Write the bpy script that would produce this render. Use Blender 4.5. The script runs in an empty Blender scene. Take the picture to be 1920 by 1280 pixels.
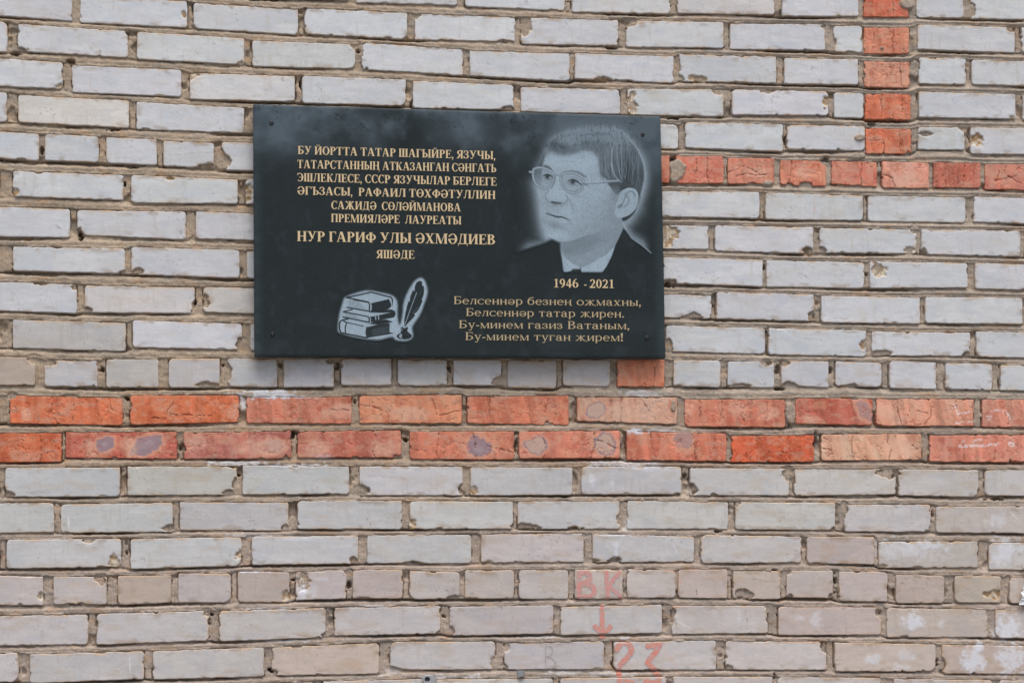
import bpy, math, random
import numpy as np
from mathutils import Matrix, Vector
from mathutils.geometry import delaunay_2d_cdt

# ------------------------------------------------------------------ camera, sky, sun, exposure
SC = bpy.context.scene
C = SC.collection
ZC = 2.341                                    # height of the wall point that v = 0 stands for
FPX, YAW, PITCH, ROLL = 4000.0, -0.167587839, -0.143443443, -0.0121087449
CU, CV, CD = -0.45833142, 0.740947329, 4.99537198      # camera: along the wall, below v = 0, metres in front

def rot():
    cy, sy = math.cos(YAW), math.sin(YAW); cp, sp = math.cos(PITCH), math.sin(PITCH); cr, sr = math.cos(ROLL), math.sin(ROLL)
    Ry = np.array([[cy, 0, sy], [0, 1, 0], [-sy, 0, cy]]); Rx = np.array([[1, 0, 0], [0, cp, -sp], [0, sp, cp]])
    Rz = np.array([[cr, -sr, 0], [sr, cr, 0], [0, 0, 1]])
    return Rz @ Rx @ Ry
RM = rot()
cam = bpy.data.cameras.new('camera'); cam_o = bpy.data.objects.new('camera', cam); C.objects.link(cam_o)
def w3(r): return Vector((r[0], r[2], -r[1]))
ax, ay, az = w3(RM[0]), -w3(RM[1]), -w3(RM[2])
mw = Matrix(((ax.x, ay.x, az.x, CU), (ax.y, ay.y, az.y, -CD), (ax.z, ay.z, az.z, ZC - CV), (0, 0, 0, 1)))
cam_o.matrix_world = mw
cam.sensor_fit = 'HORIZONTAL'; cam.sensor_width = 36.0; cam.lens = FPX / 1920 * 36.0
cam.clip_start = 0.05; cam.clip_end = 3000
SC.camera = cam_o

SUN_EL, SUN_AZ = 66.0, 8.0                     # degrees; azimuth from straight in front of the wall, towards the right
world = bpy.data.worlds.new('World'); SC.world = world; world.use_nodes = True
nt = world.node_tree; nt.nodes.clear()
sky = nt.nodes.new('ShaderNodeTexSky'); sky.sky_type = 'NISHITA'; sky.sun_disc = False
sky.sun_elevation = math.radians(SUN_EL); sky.sun_rotation = math.radians(180 - SUN_AZ)
sky.air_density = 1.0; sky.dust_density = 4.0; sky.ozone_density = 1.0
bgn = nt.nodes.new('ShaderNodeBackground'); bgn.inputs[1].default_value = 0.12
wo = nt.nodes.new('ShaderNodeOutputWorld')
nt.links.new(sky.outputs[0], bgn.inputs[0]); nt.links.new(bgn.outputs[0], wo.inputs[0])
sl = bpy.data.lights.new('sun', 'SUN'); sl.energy = 1.5; sl.angle = math.radians(38); sl.color = (1.0, 0.97, 0.90)
so = bpy.data.objects.new('sun', sl); C.objects.link(so)
el, azm = math.radians(SUN_EL), math.radians(SUN_AZ)
sdir = Vector((math.sin(azm) * math.cos(el), -math.cos(azm) * math.cos(el), math.sin(el)))
so.rotation_euler = sdir.to_track_quat('Z', 'Y').to_euler(); so.location = (0.4, -6, 8)
SC.view_settings.view_transform = 'Standard'; SC.view_settings.look = 'None'
SC.view_settings.exposure = 0.42; SC.view_settings.gamma = 1.0; SC.view_settings.use_curve_mapping = False

# ------------------------------------------------------------------ helpers
def inv(x, y, z=0.0):
    """photo pixel -> point (u, v) on the plane z metres in front of the wall face"""
    x = np.asarray(x, float); y = np.asarray(y, float)
    a = (x - 960) / FPX; b = (y - 640) / FPX
    d0 = RM[0, 0] * a + RM[1, 0] * b + RM[2, 0]; d1 = RM[0, 1] * a + RM[1, 1] * b + RM[2, 1]; d2 = RM[0, 2] * a + RM[1, 2] * b + RM[2, 2]
    s = (CD - z) / d2
    return CU + s * d0, CV + s * d1
def lin(*c):
    c = np.array(c, float) / 255.0
    return np.where(c <= 0.04045, c / 12.92, ((c + 0.055) / 1.055) ** 2.4)
def _h(ix, iy, seed):
    n = ix.astype(np.int32).astype(np.uint32) * np.uint32(374761393) + iy.astype(np.int32).astype(np.uint32) * np.uint32(668265263) + np.uint32((int(seed) * 974634777) & 0xffffffff)
    n ^= n >> np.uint32(13); n *= np.uint32(1274126177); n ^= n >> np.uint32(16); n *= np.uint32(2246822519); n ^= n >> np.uint32(15)
    return (n & np.uint32(0xffffff)).astype(np.float32) * np.float32(1 / 16777215.0)
def vn(x, y, seed=0):
    x, y = np.broadcast_arrays(np.asarray(x, float), np.asarray(y, float))
    ix = np.floor(x); iy = np.floor(y); fx = (x - ix).astype(np.float32); fy = (y - iy).astype(np.float32)
    fx = fx * fx * (3 - 2 * fx); fy = fy * fy * (3 - 2 * fy)
    a = _h(ix, iy, seed); b = _h(ix + 1, iy, seed); c = _h(ix, iy + 1, seed); d = _h(ix + 1, iy + 1, seed)
    return (a * (1 - fx) + b * fx) * (1 - fy) + (c * (1 - fx) + d * fx) * fy
def fbm(x, y, seed=0, o=4):
    t = 0; a = 0.5; s = 0
    for i in range(o):
        t = t + a * vn(x * 2 ** i + 17.3 * i, y * 2 ** i + 5.1 * i, seed + i * 31); s += a; a *= 0.5
    return t / s
def sst(a, b, x):
    t = np.clip((x - a) / (b - a), 0, 1); return t * t * (3 - 2 * t)
def segd(px, py, pts):
    """distance to a polyline"""
    best = np.full(np.shape(px), 1e9)
    for (x0, y0), (x1, y1) in zip(pts[:-1], pts[1:]):
        dx, dy = x1 - x0, y1 - y0; L = dx * dx + dy * dy + 1e-12
        t = np.clip(((px - x0) * dx + (py - y0) * dy) / L, 0, 1)
        best = np.minimum(best, np.hypot(px - x0 - t * dx, py - y0 - t * dy))
    return best
def polysd(px, py, pts):
    """signed distance to a polygon, negative inside"""
    ins = np.zeros(np.shape(px), bool)
    q = list(pts); q2 = q[1:] + q[:1]
    for (x0, y0), (x1, y1) in zip(q, q2):
        if y0 == y1: continue
        c = ((y0 > py) != (y1 > py)) & (px < (x1 - x0) * (py - y0) / (y1 - y0) + x0)
        ins ^= c
    d = segd(px, py, q + q[:1])
    return np.where(ins, -d, d)

def raw_mesh(name, verts, faces, mat, parent=None, col=None, smooth=True):
    """verts (n,3) world metres, faces (m,3|4) int; col (n,3) linear"""
    me = bpy.data.meshes.new(name)
    nv, nf, k = len(verts), len(faces), faces.shape[1]
    me.vertices.add(nv); me.vertices.foreach_set('co', np.ascontiguousarray(verts, np.float32).ravel())
    me.loops.add(nf * k); me.loops.foreach_set('vertex_index', np.ascontiguousarray(faces, np.int32).ravel())
    me.polygons.add(nf); me.polygons.foreach_set('loop_start', np.arange(nf, dtype=np.int32) * k)
    me.polygons.foreach_set('loop_total', np.full(nf, k, np.int32))
    me.polygons.foreach_set('use_smooth', np.full(nf, smooth, bool))
    me.update(calc_edges=True)
    if col is not None:
        at = me.color_attributes.new('Col', 'FLOAT_COLOR', 'POINT')
        c4 = np.ones((nv, 4), np.float32); c4[:, :3] = np.clip(col, 0, 1); at.data.foreach_set('color', c4.ravel())
    me.materials.append(mat)
    o = bpy.data.objects.new(name, me); C.objects.link(o)
    if parent is not None: o.parent = parent
    return o
def compact(verts, faces, col):
    u, i = np.unique(faces, return_inverse=True)
    return verts[u], i.reshape(faces.shape), (None if col is None else col[u])
def grid_faces(ny, nx, keep=None):
    i = np.arange((ny - 1) * (nx - 1)); r = i // (nx - 1); c = i % (nx - 1)
    a = r * nx + c
    f = np.stack([a, a + nx, a + nx + 1, a + 1], 1)       # rows go down the wall: normal faces the camera (-Y)
    return f if keep is None else f[keep.ravel()]
def P3(u, v, z):
    return np.stack([np.ravel(u), -np.ravel(z), ZC - np.ravel(v)], 1)
class Bag:
    def __init__(s): s.v = []; s.f = []; s.c = []; s.n = 0
    def add(s, v, f, c):
        s.v.append(v); s.f.append(f + s.n); s.c.append(c); s.n += len(v)
    def build(s, name, mat, parent): return raw_mesh(name, np.concatenate(s.v), np.concatenate(s.f), mat, parent, np.concatenate(s.c))
def tag(o, label=None, cat=None, kind=None, group=None):
    for k, v in (('label', label), ('category', cat), ('kind', kind), ('group', group)):
        if v: o[k] = v
    return o
def empty(name, loc):
    o = bpy.data.objects.new(name, None); C.objects.link(o); o.location = loc; o.empty_display_size = 0.1
    bpy.context.view_layer.update(); return o
def hang(o, p):
    o.parent = p; o.matrix_parent_inverse = p.matrix_world.inverted(); return o

def vcol_mat(name, rough=0.9, spec=0.3, fine=900.0, amount=0.12, bump=0.25, bdist=0.0012, coarse=None, speck=0.0, gloss_noise=0.0):
    """surface whose pigment is stored per point, with grain and fine relief"""
    m = bpy.data.materials.new(name); m.use_nodes = True; t = m.node_tree; N = t.nodes; L = t.links
    bs = N['Principled BSDF']; bs.inputs['Roughness'].default_value = rough; bs.inputs['Specular IOR Level'].default_value = spec
    at = N.new('ShaderNodeAttribute'); at.attribute_name = 'Col'
    ge = N.new('ShaderNodeNewGeometry')
    n1 = N.new('ShaderNodeTexNoise'); n1.inputs['Scale'].default_value = fine; n1.inputs['Detail'].default_value = 3.0
    L.new(ge.outputs['Position'], n1.inputs['Vector'])
    mr = N.new('ShaderNodeMapRange'); mr.inputs[1].default_value = 0.25; mr.inputs[2].default_value = 0.75
    mr.inputs[3].default_value = 1 - amount; mr.inputs[4].default_value = 1 + amount
    L.new(n1.outputs['Fac'], mr.inputs[0])
    vm = N.new('ShaderNodeVectorMath'); vm.operation = 'SCALE'
    L.new(at.outputs['Color'], vm.inputs[0]); L.new(mr.outputs[0], vm.inputs['Scale'])
    out = vm.outputs[0]
    if speck > 0:                              # scattered dark grains
        vo = N.new('ShaderNodeTexNoise'); vo.inputs['Scale'].default_value = 330.0; vo.inputs['Detail'].default_value = 1.0
        L.new(ge.outputs['Position'], vo.inputs['Vector'])
        cr = N.new('ShaderNodeMapRange'); cr.inputs[1].default_value = 0.70; cr.inputs[2].default_value = 0.78; cr.inputs[3].default_value = 1.0; cr.inputs[4].default_value = 1 - speck
        L.new(vo.outputs['Fac'], cr.inputs[0])
        v2 = N.new('ShaderNodeVectorMath'); v2.operation = 'SCALE'; L.new(out, v2.inputs[0]); L.new(cr.outputs[0], v2.inputs['Scale']); out = v2.outputs[0]
    L.new(out, bs.inputs['Base Color'])
    if bump > 0:
        bp = N.new('ShaderNodeBump'); bp.inputs['Strength'].default_value = bump; bp.inputs['Distance'].default_value = bdist
        n2 = N.new('ShaderNodeTexNoise'); n2.inputs['Scale'].default_value = coarse or fine * 0.5; n2.inputs['Detail'].default_value = 4.0
        L.new(ge.outputs['Position'], n2.inputs['Vector']); L.new(n2.outputs['Fac'], bp.inputs['Height']); L.new(bp.outputs[0], bs.inputs['Normal'])
    if gloss_noise > 0:
        n3 = N.new('ShaderNodeTexNoise'); n3.inputs['Scale'].default_value = 30.0; n3.inputs['Detail'].default_value = 4.0
        L.new(ge.outputs['Position'], n3.inputs['Vector'])
        m3 = N.new('ShaderNodeMapRange'); m3.inputs[3].default_value = rough - gloss_noise; m3.inputs[4].default_value = rough + gloss_noise
        L.new(n3.outputs['Fac'], m3.inputs[0]); L.new(m3.outputs[0], bs.inputs['Roughness'])
    return m
def flat_mat(name, rgb, rough=0.6, metal=0.0, var=0.15, scale=120.0, bump=0.1):
    m = bpy.data.materials.new(name); m.use_nodes = True; t = m.node_tree; N = t.nodes; L = t.links
    bs = N['Principled BSDF']; bs.inputs['Roughness'].default_value = rough; bs.inputs['Metallic'].default_value = metal
    ge = N.new('ShaderNodeNewGeometry'); n1 = N.new('ShaderNodeTexNoise'); n1.inputs['Scale'].default_value = scale; n1.inputs['Detail'].default_value = 5.0
    L.new(ge.outputs['Position'], n1.inputs['Vector'])
    mx = N.new('ShaderNodeMix'); mx.data_type = 'RGBA'; r = np.array(rgb)
    mx.inputs[6].default_value = (*(r * (1 - var)), 1); mx.inputs[7].default_value = (*np.clip(r * (1 + var), 0, 1), 1)
    L.new(n1.outputs['Fac'], mx.inputs[0]); L.new(mx.outputs[2], bs.inputs['Base Color'])
    if bump > 0:
        bp = N.new('ShaderNodeBump'); bp.inputs['Strength'].default_value = bump; bp.inputs['Distance'].default_value = 0.002
        L.new(n1.outputs['Fac'], bp.inputs['Height']); L.new(bp.outputs[0], bs.inputs['Normal'])
    return m
M_WHITE = vcol_mat('white silicate brick', 0.9, 0.25, 600, 0.07, 0.20, 0.0012, 240, speck=0.12)
M_RED = vcol_mat('red clay brick', 0.88, 0.25, 800, 0.08, 0.20, 0.0011, 320)
M_MORTAR = vcol_mat('sandy mortar', 0.95, 0.2, 620, 0.22, 0.60, 0.0022, 240, speck=0.25)
M_SLAB = vcol_mat('polished dark stone', 0.48, 0.16, 1500, 0.20, 0.05, 0.0004, 900, gloss_noise=0.10)
M_GOLD = flat_mat('gold lettering paint', lin(212, 188, 146), 0.5, 0.0, 0.13, 220, 0.05)
M_DULL = flat_mat('dull gold lettering paint', lin(186, 166, 128), 0.5, 0.0, 0.22, 260, 0.05)
M_PAINT = vcol_mat('faded red paint', 0.85, 0.25, 500, 0.12, 0.2, 0.0008, 260)
M_METAL = flat_mat('galvanised steel', (0.55, 0.56, 0.57), 0.35, 0.9, 0.2, 300, 0.1)
M_DARKM = flat_mat('dark steel', (0.03, 0.03, 0.032), 0.45, 0.6, 0.3, 300, 0.1)
# ------------------------------------------------------------------ the wall as surveyed: course: x0 x1 top-left top-right bottom-left bottom-right (photo pixels), r = red clay
BRICKS = '''0: -60 132 -96 -88 -38 -28 , 146 350 -84 -72 -24 -13 , 362 455 -66 -62 -12 -8 , 468 655 -60 -48 -6 1 , 668 858 -48 -42 5 10 , 872 1059 -44 -34 12 20 , 1072 1257 -34 -28 22 26 , 1270 1452 -28 -24 25 28 , 1467 1610 -24 -22 30 31 , 1619 1704 -22 -20 32 33 r, 1719 1808 -22 -20 33 33 , 1818 2010 -20 -16 34 38
1: -70 135 -20 -12 24 40 , 150 351 -6 2 42 52 , 363 559 5 18 53 65 , 571 764 15 24 63 74 , 778 966 25 33 74 78 , 977 1160 32 38 82 86 , 1174 1357 39 42 88 90 , 1369 1548 44 46 92 94 , 1563 1617 48 49 97 99 , 1620 1705 51 52 100 101 r, 1721 1903 46 52 92 99 , 1915 2100 52 57 99 105
2: -180 14 32 42 84 98 , 33 240 45 59 96 108 , 257 458 60 72 111 121 , 473 666 76 84 124 129 , 678 868 80 92 130 141 , 881 1068 95 101 142 152 , 1078 1263 99 106 147 156 , 1274 1456 102 107 152 156 , 1471 1609 109 112 157 159 , 1620 1707 114 117 163 164 r, 1723 1811 108 111 157 159 , 1822 2010 112 119 158 164
3: -85 118 104 118 158 167 , 135 340 122 131 173 181 , 356 553 137 143 186 191 , 567 761 142 150 193 199 , 774 963 152 160 203 206 , 976 1163 163 168 210 214 , 1177 1357 166 168 215 218 , 1373 1553 168 172 215 217 , 1564 1620 173 174 220 221 , 1622 1708 176 177 224 225 r, 1723 1904 172 177 220 223 , 1918 2100 178 183 225 230
4: -190 13 164 174 216 229 , 34 242 178 189 229 240 , 256 458 191 202 242 249 , 474 668 203 208 250 256 , 681 874 209 215 256 264 , 887 1075 216 222 264 270 , 1088 1272 227 234 274 279 , 1285 1468 229 234 277 284 , 1476 1622 234 236 280 282 , 1623 1709 241 241 288 289 r, 1722 1809 238 239 280 281 , 1820 2010 239 243 288 291
5: -40 73 244 251 294 301 , 84 185 251 256 300 304 , 199 294 257 261 305 309 , 306 401 264 268 311 315 , 416 513 266 269 318 321 , 528 625 270 273 322 325 , 640 735 274 277 326 329 , 750 845 278 281 330 333 , 860 953 282 284 333 336 , 967 1060 285 287 337 339 , 1073 1165 288 290 340 342 , 1178 1256 291 292 342 343 r, 1268 1357 292 293 343 344 r, 1365 1452 296 297 344 346 r, 1463 1549 300 301 347 349 r, 1559 1645 301 304 345 350 r, 1654 1742 303 306 352 353 r, 1750 1839 305 306 351 353 r, 1847 1936 307 308 355 357 r
6: -190 -2 312 320 358 367 , 24 231 321 328 368 375 , 246 446 328 337 380 382 , 461 655 337 343 383 388 , 669 860 344 349 389 394 , 874 1062 350 354 395 399 , 1075 1227 355 358 400 404 , 1241 1424 359 360 406 409 , 1435 1618 361 367 411 413 , 1628 1811 366 370 414 417 , 1826 2010 368 373 416 421
7: -75 131 385 392 442 445 , 145 349 394 397 440 449 , 367 562 397 403 447 453 , 577 770 404 410 454 459 , 784 975 410 415 459 464 , 988 1176 416 420 464 467 , 1190 1329 421 423 466 467 , 1341 1525 423 426 470 475 , 1537 1719 427 430 473 475 , 1728 1913 430 433 476 481 , 1924 2110 434 438 482 486
8: -200 -6 455 461 503 509 , 24 235 462 466 507 513 , 246 449 463 469 514 521 , 463 655 470 474 521 525 , 669 860 475 479 526 530 , 874 1062 479 483 530 534 , 1075 1232 483 485 533 535 , 1244 1430 482 487 530 537 , 1437 1621 488 492 537 540 , 1631 1814 490 493 540 539 , 1828 2010 493 498 541 546
9: -65 144 526 533 580 587 , 159 365 535 539 585 587 , 381 575 538 542 585 590 , 590 780 542 546 590 594 , 795 985 546 550 594 597 , 998 1183 550 552 597 599 , 1196 1335 551 553 594 596 , 1344 1527 548 552 597 602 , 1540 1725 554 558 604 607 , 1735 1917 556 559 605 608 , 1928 2110 559 563 609 613
10: -190 -8 592 598 645 652 , 24 236 599 605 652 658 , 249 454 600 607 651 655 , 470 660 607 610 656 660 , 675 865 610 613 660 662 , 880 1068 613 616 662 664 , 1081 1236 612 613 661 662 , 1249 1435 610 614 658 663 , 1441 1624 615 619 664 668 , 1635 1820 621 623 666 667 , 1831 2010 621 626 668 673
11: -35 66 668 670 721 722 , 83 183 675 676 724 725 , 199 297 673 673 726 726 , 316 412 672 672 726 726 , 427 520 671 673 724 725 , 532 626 672 672 725 725 , 640 734 672 672 722 722 , 746 838 673 674 722 723 , 850 940 674 674 721 722 , 952 1043 674 675 726 728 , 1056 1144 673 674 722 724 , 1158 1246 674 674 724 725 r, 1263 1351 675 675 723 726 , 1365 1452 677 677 725 726 , 1465 1554 677 677 721 726 , 1567 1653 677 680 723 725 , 1668 1756 676 679 727 729 , 1773 1860 680 682 729 731 , 1876 1965 684 685 731 733
12: -180 -5 738 740 790 792 r, 19 230 741 745 793 797 r, 244 448 741 741 796 791 r, 462 660 745 743 793 794 r, 674 866 741 740 793 793 r, 876 1067 744 741 793 796 r, 1082 1270 745 744 789 795 r, 1284 1472 748 749 799 801 r, 1491 1637 746 747 794 797 r, 1643 1826 747 748 798 799 r, 1842 2025 748 750 800 801 r
13: -90 115 811 812 868 865 r, 123 332 810 809 858 860 r, 344 546 811 808 860 859 r, 558 753 809 806 858 857 r, 768 964 809 808 860 861 r, 973 1163 809 807 859 858 r, 1175 1362 809 812 862 864 r, 1371 1527 817 815 866 865 r, 1540 1728 814 813 863 862 r, 1743 1925 815 815 865 866 r
14: -200 -2 876 877 931 931 , 10 225 877 876 931 930 , 239 444 874 874 928 927 , 455 655 872 874 927 925 , 674 868 874 874 928 928 , 882 1073 875 876 928 927 , 1090 1278 874 875 926 926 , 1294 1480 877 878 928 928 , 1490 1680 878 879 929 926 , 1685 1835 879 881 928 931 , 1847 2030 880 882 928 930
15: -110 101 944 942 1000 997 , 114 324 945 942 998 996 , 337 541 941 941 993 994 , 558 754 939 938 991 991 , 768 962 939 940 991 991 , 971 1162 939 939 991 991 , 1176 1366 938 941 991 991 , 1379 1566 941 942 992 993 , 1583 1745 946 946 996 996 , 1755 1945 949 948 998 999
16: -200 -2 1012 1012 1066 1066 , 12 227 1011 1010 1065 1062 , 245 453 1010 1006 1066 1060 , 472 672 1005 1004 1058 1056 , 688 884 1003 1002 1055 1055 , 902 1095 1001 999 1054 1053 , 1111 1302 1001 1005 1053 1053 , 1314 1503 1002 1005 1055 1054 , 1513 1639 1006 1006 1056 1057 , 1648 1834 1015 1014 1064 1063 , 1855 2040 1016 1018 1067 1069
17: -20 81 1078 1080 1134 1134 , 100 200 1080 1081 1132 1132 , 221 321 1079 1078 1133 1129 , 334 433 1074 1075 1129 1129 , 446 543 1071 1072 1128 1128 , 555 649 1071 1068 1124 1122 , 661 755 1068 1067 1121 1121 , 768 862 1070 1072 1122 1122 , 872 964 1068 1068 1122 1121 , 973 1066 1068 1068 1122 1122 , 1078 1168 1067 1067 1122 1121 , 1176 1267 1066 1069 1120 1120 , 1272 1364 1067 1067 1120 1121 , 1374 1464 1069 1070 1122 1122 , 1475 1562 1069 1069 1119 1120 , 1573 1664 1070 1072 1126 1127 , 1680 1770 1077 1079 1130 1130 , 1790 1876 1079 1080 1129 1129 , 1893 1982 1083 1085 1130 1131
18: -50 165 1155 1151 1211 1207 , 181 392 1151 1144 1208 1200 , 411 611 1145 1139 1202 1194 , 627 826 1139 1135 1191 1187 , 843 1038 1137 1134 1191 1187 , 1051 1242 1137 1133 1190 1186 , 1260 1440 1135 1135 1188 1186 , 1460 1652 1137 1138 1190 1189 , 1663 1854 1139 1142 1194 1194 , 1866 2055 1143 1145 1195 1197
19: -180 35 1228 1223 1282 1277 , 56 270 1226 1220 1280 1272 , 286 495 1220 1213 1273 1267 , 510 711 1213 1205 1266 1262 , 732 929 1202 1202 1255 1254 , 946 1133 1206 1201 1254 1254 , 1151 1343 1203 1200 1255 1255 , 1361 1550 1201 1202 1255 1255 , 1565 1754 1204 1207 1258 1258 , 1766 1960 1208 1211 1262 1263
20: -90 122 1298 1293 1352 1346 , 138 345 1292 1286 1345 1338 , 360 588 1288 1278 1338 1330 , 606 800 1277 1272 1330 1325 , 818 1037 1273 1271 1326 1323 , 1050 1250 1271 1268 1323 1321 , 1262 1449 1268 1268 1322 1322 , 1458 1650 1268 1270 1322 1323 , 1676 1860 1272 1274 1325 1327 , 1874 2060 1274 1277 1327 1330'''
# chips and broken places: x y rx ry; d = knocked off down to the mortar, b = broken face, rough and brown
CHIPS = '''
d 40 93 14 6,d 240 62 6 6,b 452 119 9 5,b 112 163 7 6,b 358 141 15 9,b 345 27 5 8,d 778 29 9 9,d 950 78 24 4,d 668 86 9 8,d 955 204 16 5
b 983 50 14 22,d 1180 42 17 7,d 1135 150 25 6,d 1162 153 34 4,d 1274 147 8 10,b 1305 147 22 8,d 1385 104 14 4,b 1183 196 15 20,d 1350 169 14 7,d 1443 171 16 4
d 1821 18 9 18,d 1548 50 8 7,d 1563 84 6 9,d 1899 55 10 6,b 1548 192 9 13,d 1736 251 17 4,d 1806 242 11 8,b 1897 220 9 5,b 1830 264 14 14
d 388 312 15 6,d 418 302 11 16,b 27 362 9 9,b 318 335 9 4,d 148 437 9 12,b 466 362 8 20,d 1478 348 14 6,d 1512 346 12 7,d 1545 302 7 8,d 1463 347 5 4
b 1250 438 22 26,d 1516 469 11 7,d 1541 471 9 7,d 1252 530 13 8,d 1300 595 17 7,d 1527 595 12 11,d 1253 652 8 16,b 1621 645 9 10,d 1650 661 24 6,d 1817 665 10 4
b 1646 506 14 12,b 1708 469 10 7,d 1733 474 8 7,d 1716 431 10 8,d 232 511 11 4,d 257 509 10 6,d 142 538 10 9,d 75 532 14 3,d 163 583 10 7,d 364 571 6 8,d 367 584 7 7
d 385 566 8 14,d 275 653 22 3,d 452 647 10 14,d 64 674 11 9,d 90 679 15 6,d 392 722 26 6,d 428 697 6 20,d 936 715 11 15,d 1390 723 24 5,d 1480 722 19 5,d 1596 723 14 4,d 620 676 8 6
d 1438 680 10 6,d 1469 681 9 7,d 23 742 8 6,d 130 742 14 2,d 1643 797 8 3,d 14 927 13 7,d 442 907 6 14,d 432 924 14 5,d 680 920 16 10,d 866 917 5 10,b 890 921 12 8
d 1300 917 11 13,d 1340 927 6 3,d 1478 890 9 15,d 1668 886 24 10,d 1690 878 8 4,d 318 990 16 7,d 537 989 8 7,b 772 980 8 12,d 822 991 7 3,d 985 987 28 6,d 1080 990 17 4,d 1161 972 5 10
d 1381 944 8 8,d 1584 955 7 14,d 1562 994 6 5,d 165 1013 12 5,b 214 1053 13 13,d 200 1064 16 3,b 449 1040 9 12,d 666 1052 9 10,d 640 1059 15 3,d 770 1056 26 4,b 915 1053 12 4,d 1150 1051 15 7,d 1112 1051 16 3
b 1655 1061 12 5,d 1720 1064 10 3,b 77 1117 6 9,d 190 1086 13 9,d 135 1133 14 3,b 537 1113 9 13,b 568 1088 14 20,d 850 1121 18 6,d 1392 1114 20 10,d 1476 1072 7 6,d 1562 1118 8 7,d 1480 1119 7 5,b 1863 1114 22 9,d 1890 1086 6 6
d 388 1149 9 8,d 612 1190 7 6,d 826 1186 7 6,d 844 1184 7 14,d 1259 1147 8 18,d 1441 1150 4 14,d 1443 1137 8 5,d 1651 1145 7 14,d 512 1262 7 9,d 740 1257 16 9,b 925 1242 9 14,b 946 1215 8 11,d 946 1250 5 6
d 1546 1209 9 16,d 1367 1253 8 8,d 1766 1245 6 14,d 560 872 3 4,d 1015 675 5 4,d 745 726 8 4,d 1222 727 14 3
'''
# open pockets in the joints: x y rx ry
HOLES = '''
133 115 9 5,30 100 10 5,214 243 16 4,672 95 4 5,565 159 4 10,775 193 5 10,1146 89 12 4,1262 221 14 4,1635 233 11 5,250 313 9 3,79 284 4 10,234 344 4 8,152 438 6 12,1255 297 14 5,1475 264 4 13
1548 299 7 6,1254 534 11 8,1433 501 4 5,1338 571 5 4,1437 621 3 6,1625 513 4 4,191 691 7 5,418 684 4 4,526 684 5 6,634 686 6 8,843 688 4 10,1459 694 5 12,1557 694 5 7,448 889 4 4
1679 899 4 12,1749 963 4 12,1868 935 20 4,237 1037 5 9,548 1086 6 3,655 1099 5 12,1567 1090 5 18,397 1151 6 4,833 1155 6 5,1100 780 0 0,1440 760 0 0,666 750 5 6,550 815 4 12,761 824 5 5,239 746 5 4,338 838 4 12
968 835 3 16,1530 825 4 18,1362 822 5 5,1285 890 4 5,40 758 5 8,1345 995 10 3,1453 1265 4 6,1464 1155 6 8,1758 1240 4 8,1866 835 0 0,1452 1070 5 5,700 1230 4 8,508 1255 6 5,440 745 3 3,1055 930 12 3,1480 790 4 6,365 565 4 6,1465 728 10 3
'''
# mortar smeared over the face: x y rx ry
SMEARS = '1270 321 17 23,1482 773 10 23,1612 258 12 6,1606 292 13 6,1700 8 14 9,1440 343 10 5,1263 760 5 12,1655 90 4 2'
# white lime bloom: x y rx ry strength
BLOOM = '''494 738 46 9 1,530 743 30 5 1,455 757 6 15 .9,560 744 30 3 .6,1200 737 34 5 .6,1195 808 15 5 1,1240 806 30 3 .6,445 868 50 4 .8,560 873 60 3 .8,1165 870 60 7 .6,1225 880 30 3 .6,1150 1003 40 3 .7,1180 985 10 8 .6
1700 1030 70 16 .6,1740 1023 40 8 .6,1885 1030 25 25 .7,1712 1165 16 16 1,1765 1170 6 6 .6,1890 1180 22 18 .9,1825 1235 22 22 1,1835 1215 10 10 .9,1895 1235 25 25 .9,1640 1235 14 9 .7,1700 1228 14 10 .5,1690 1250 16 6 .6,1530 1160 10 14 .5
1870 975 20 10 .5,1500 1160 8 5 .5,610 855 20 5 .3,1110 900 5 10 .7,1148 905 4 12 .6,1155 1030 4 16 .7,565 1110 10 12 .9,590 1110 6 12 .4,500 1140 34 3 .6,560 1260 0 0 0,520 1200 50 3 .4,830 1268 40 4 .4,890 1266 8 5 .7,600 1085 20 3 .4
1010 1193 40 3 .5,1170 1196 12 4 .7,1060 1260 30 4 .5,1155 1263 50 4 .4,440 1140 0 0 0,700 1134 30 2 .5,470 1003 60 3 .5,560 1010 40 3 .5,470 1072 30 2 .7,500 945 30 2 .3,1095 1212 0 0 0,735 1262 20 8 .3,1385 1160 6 12 .4'''
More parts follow.
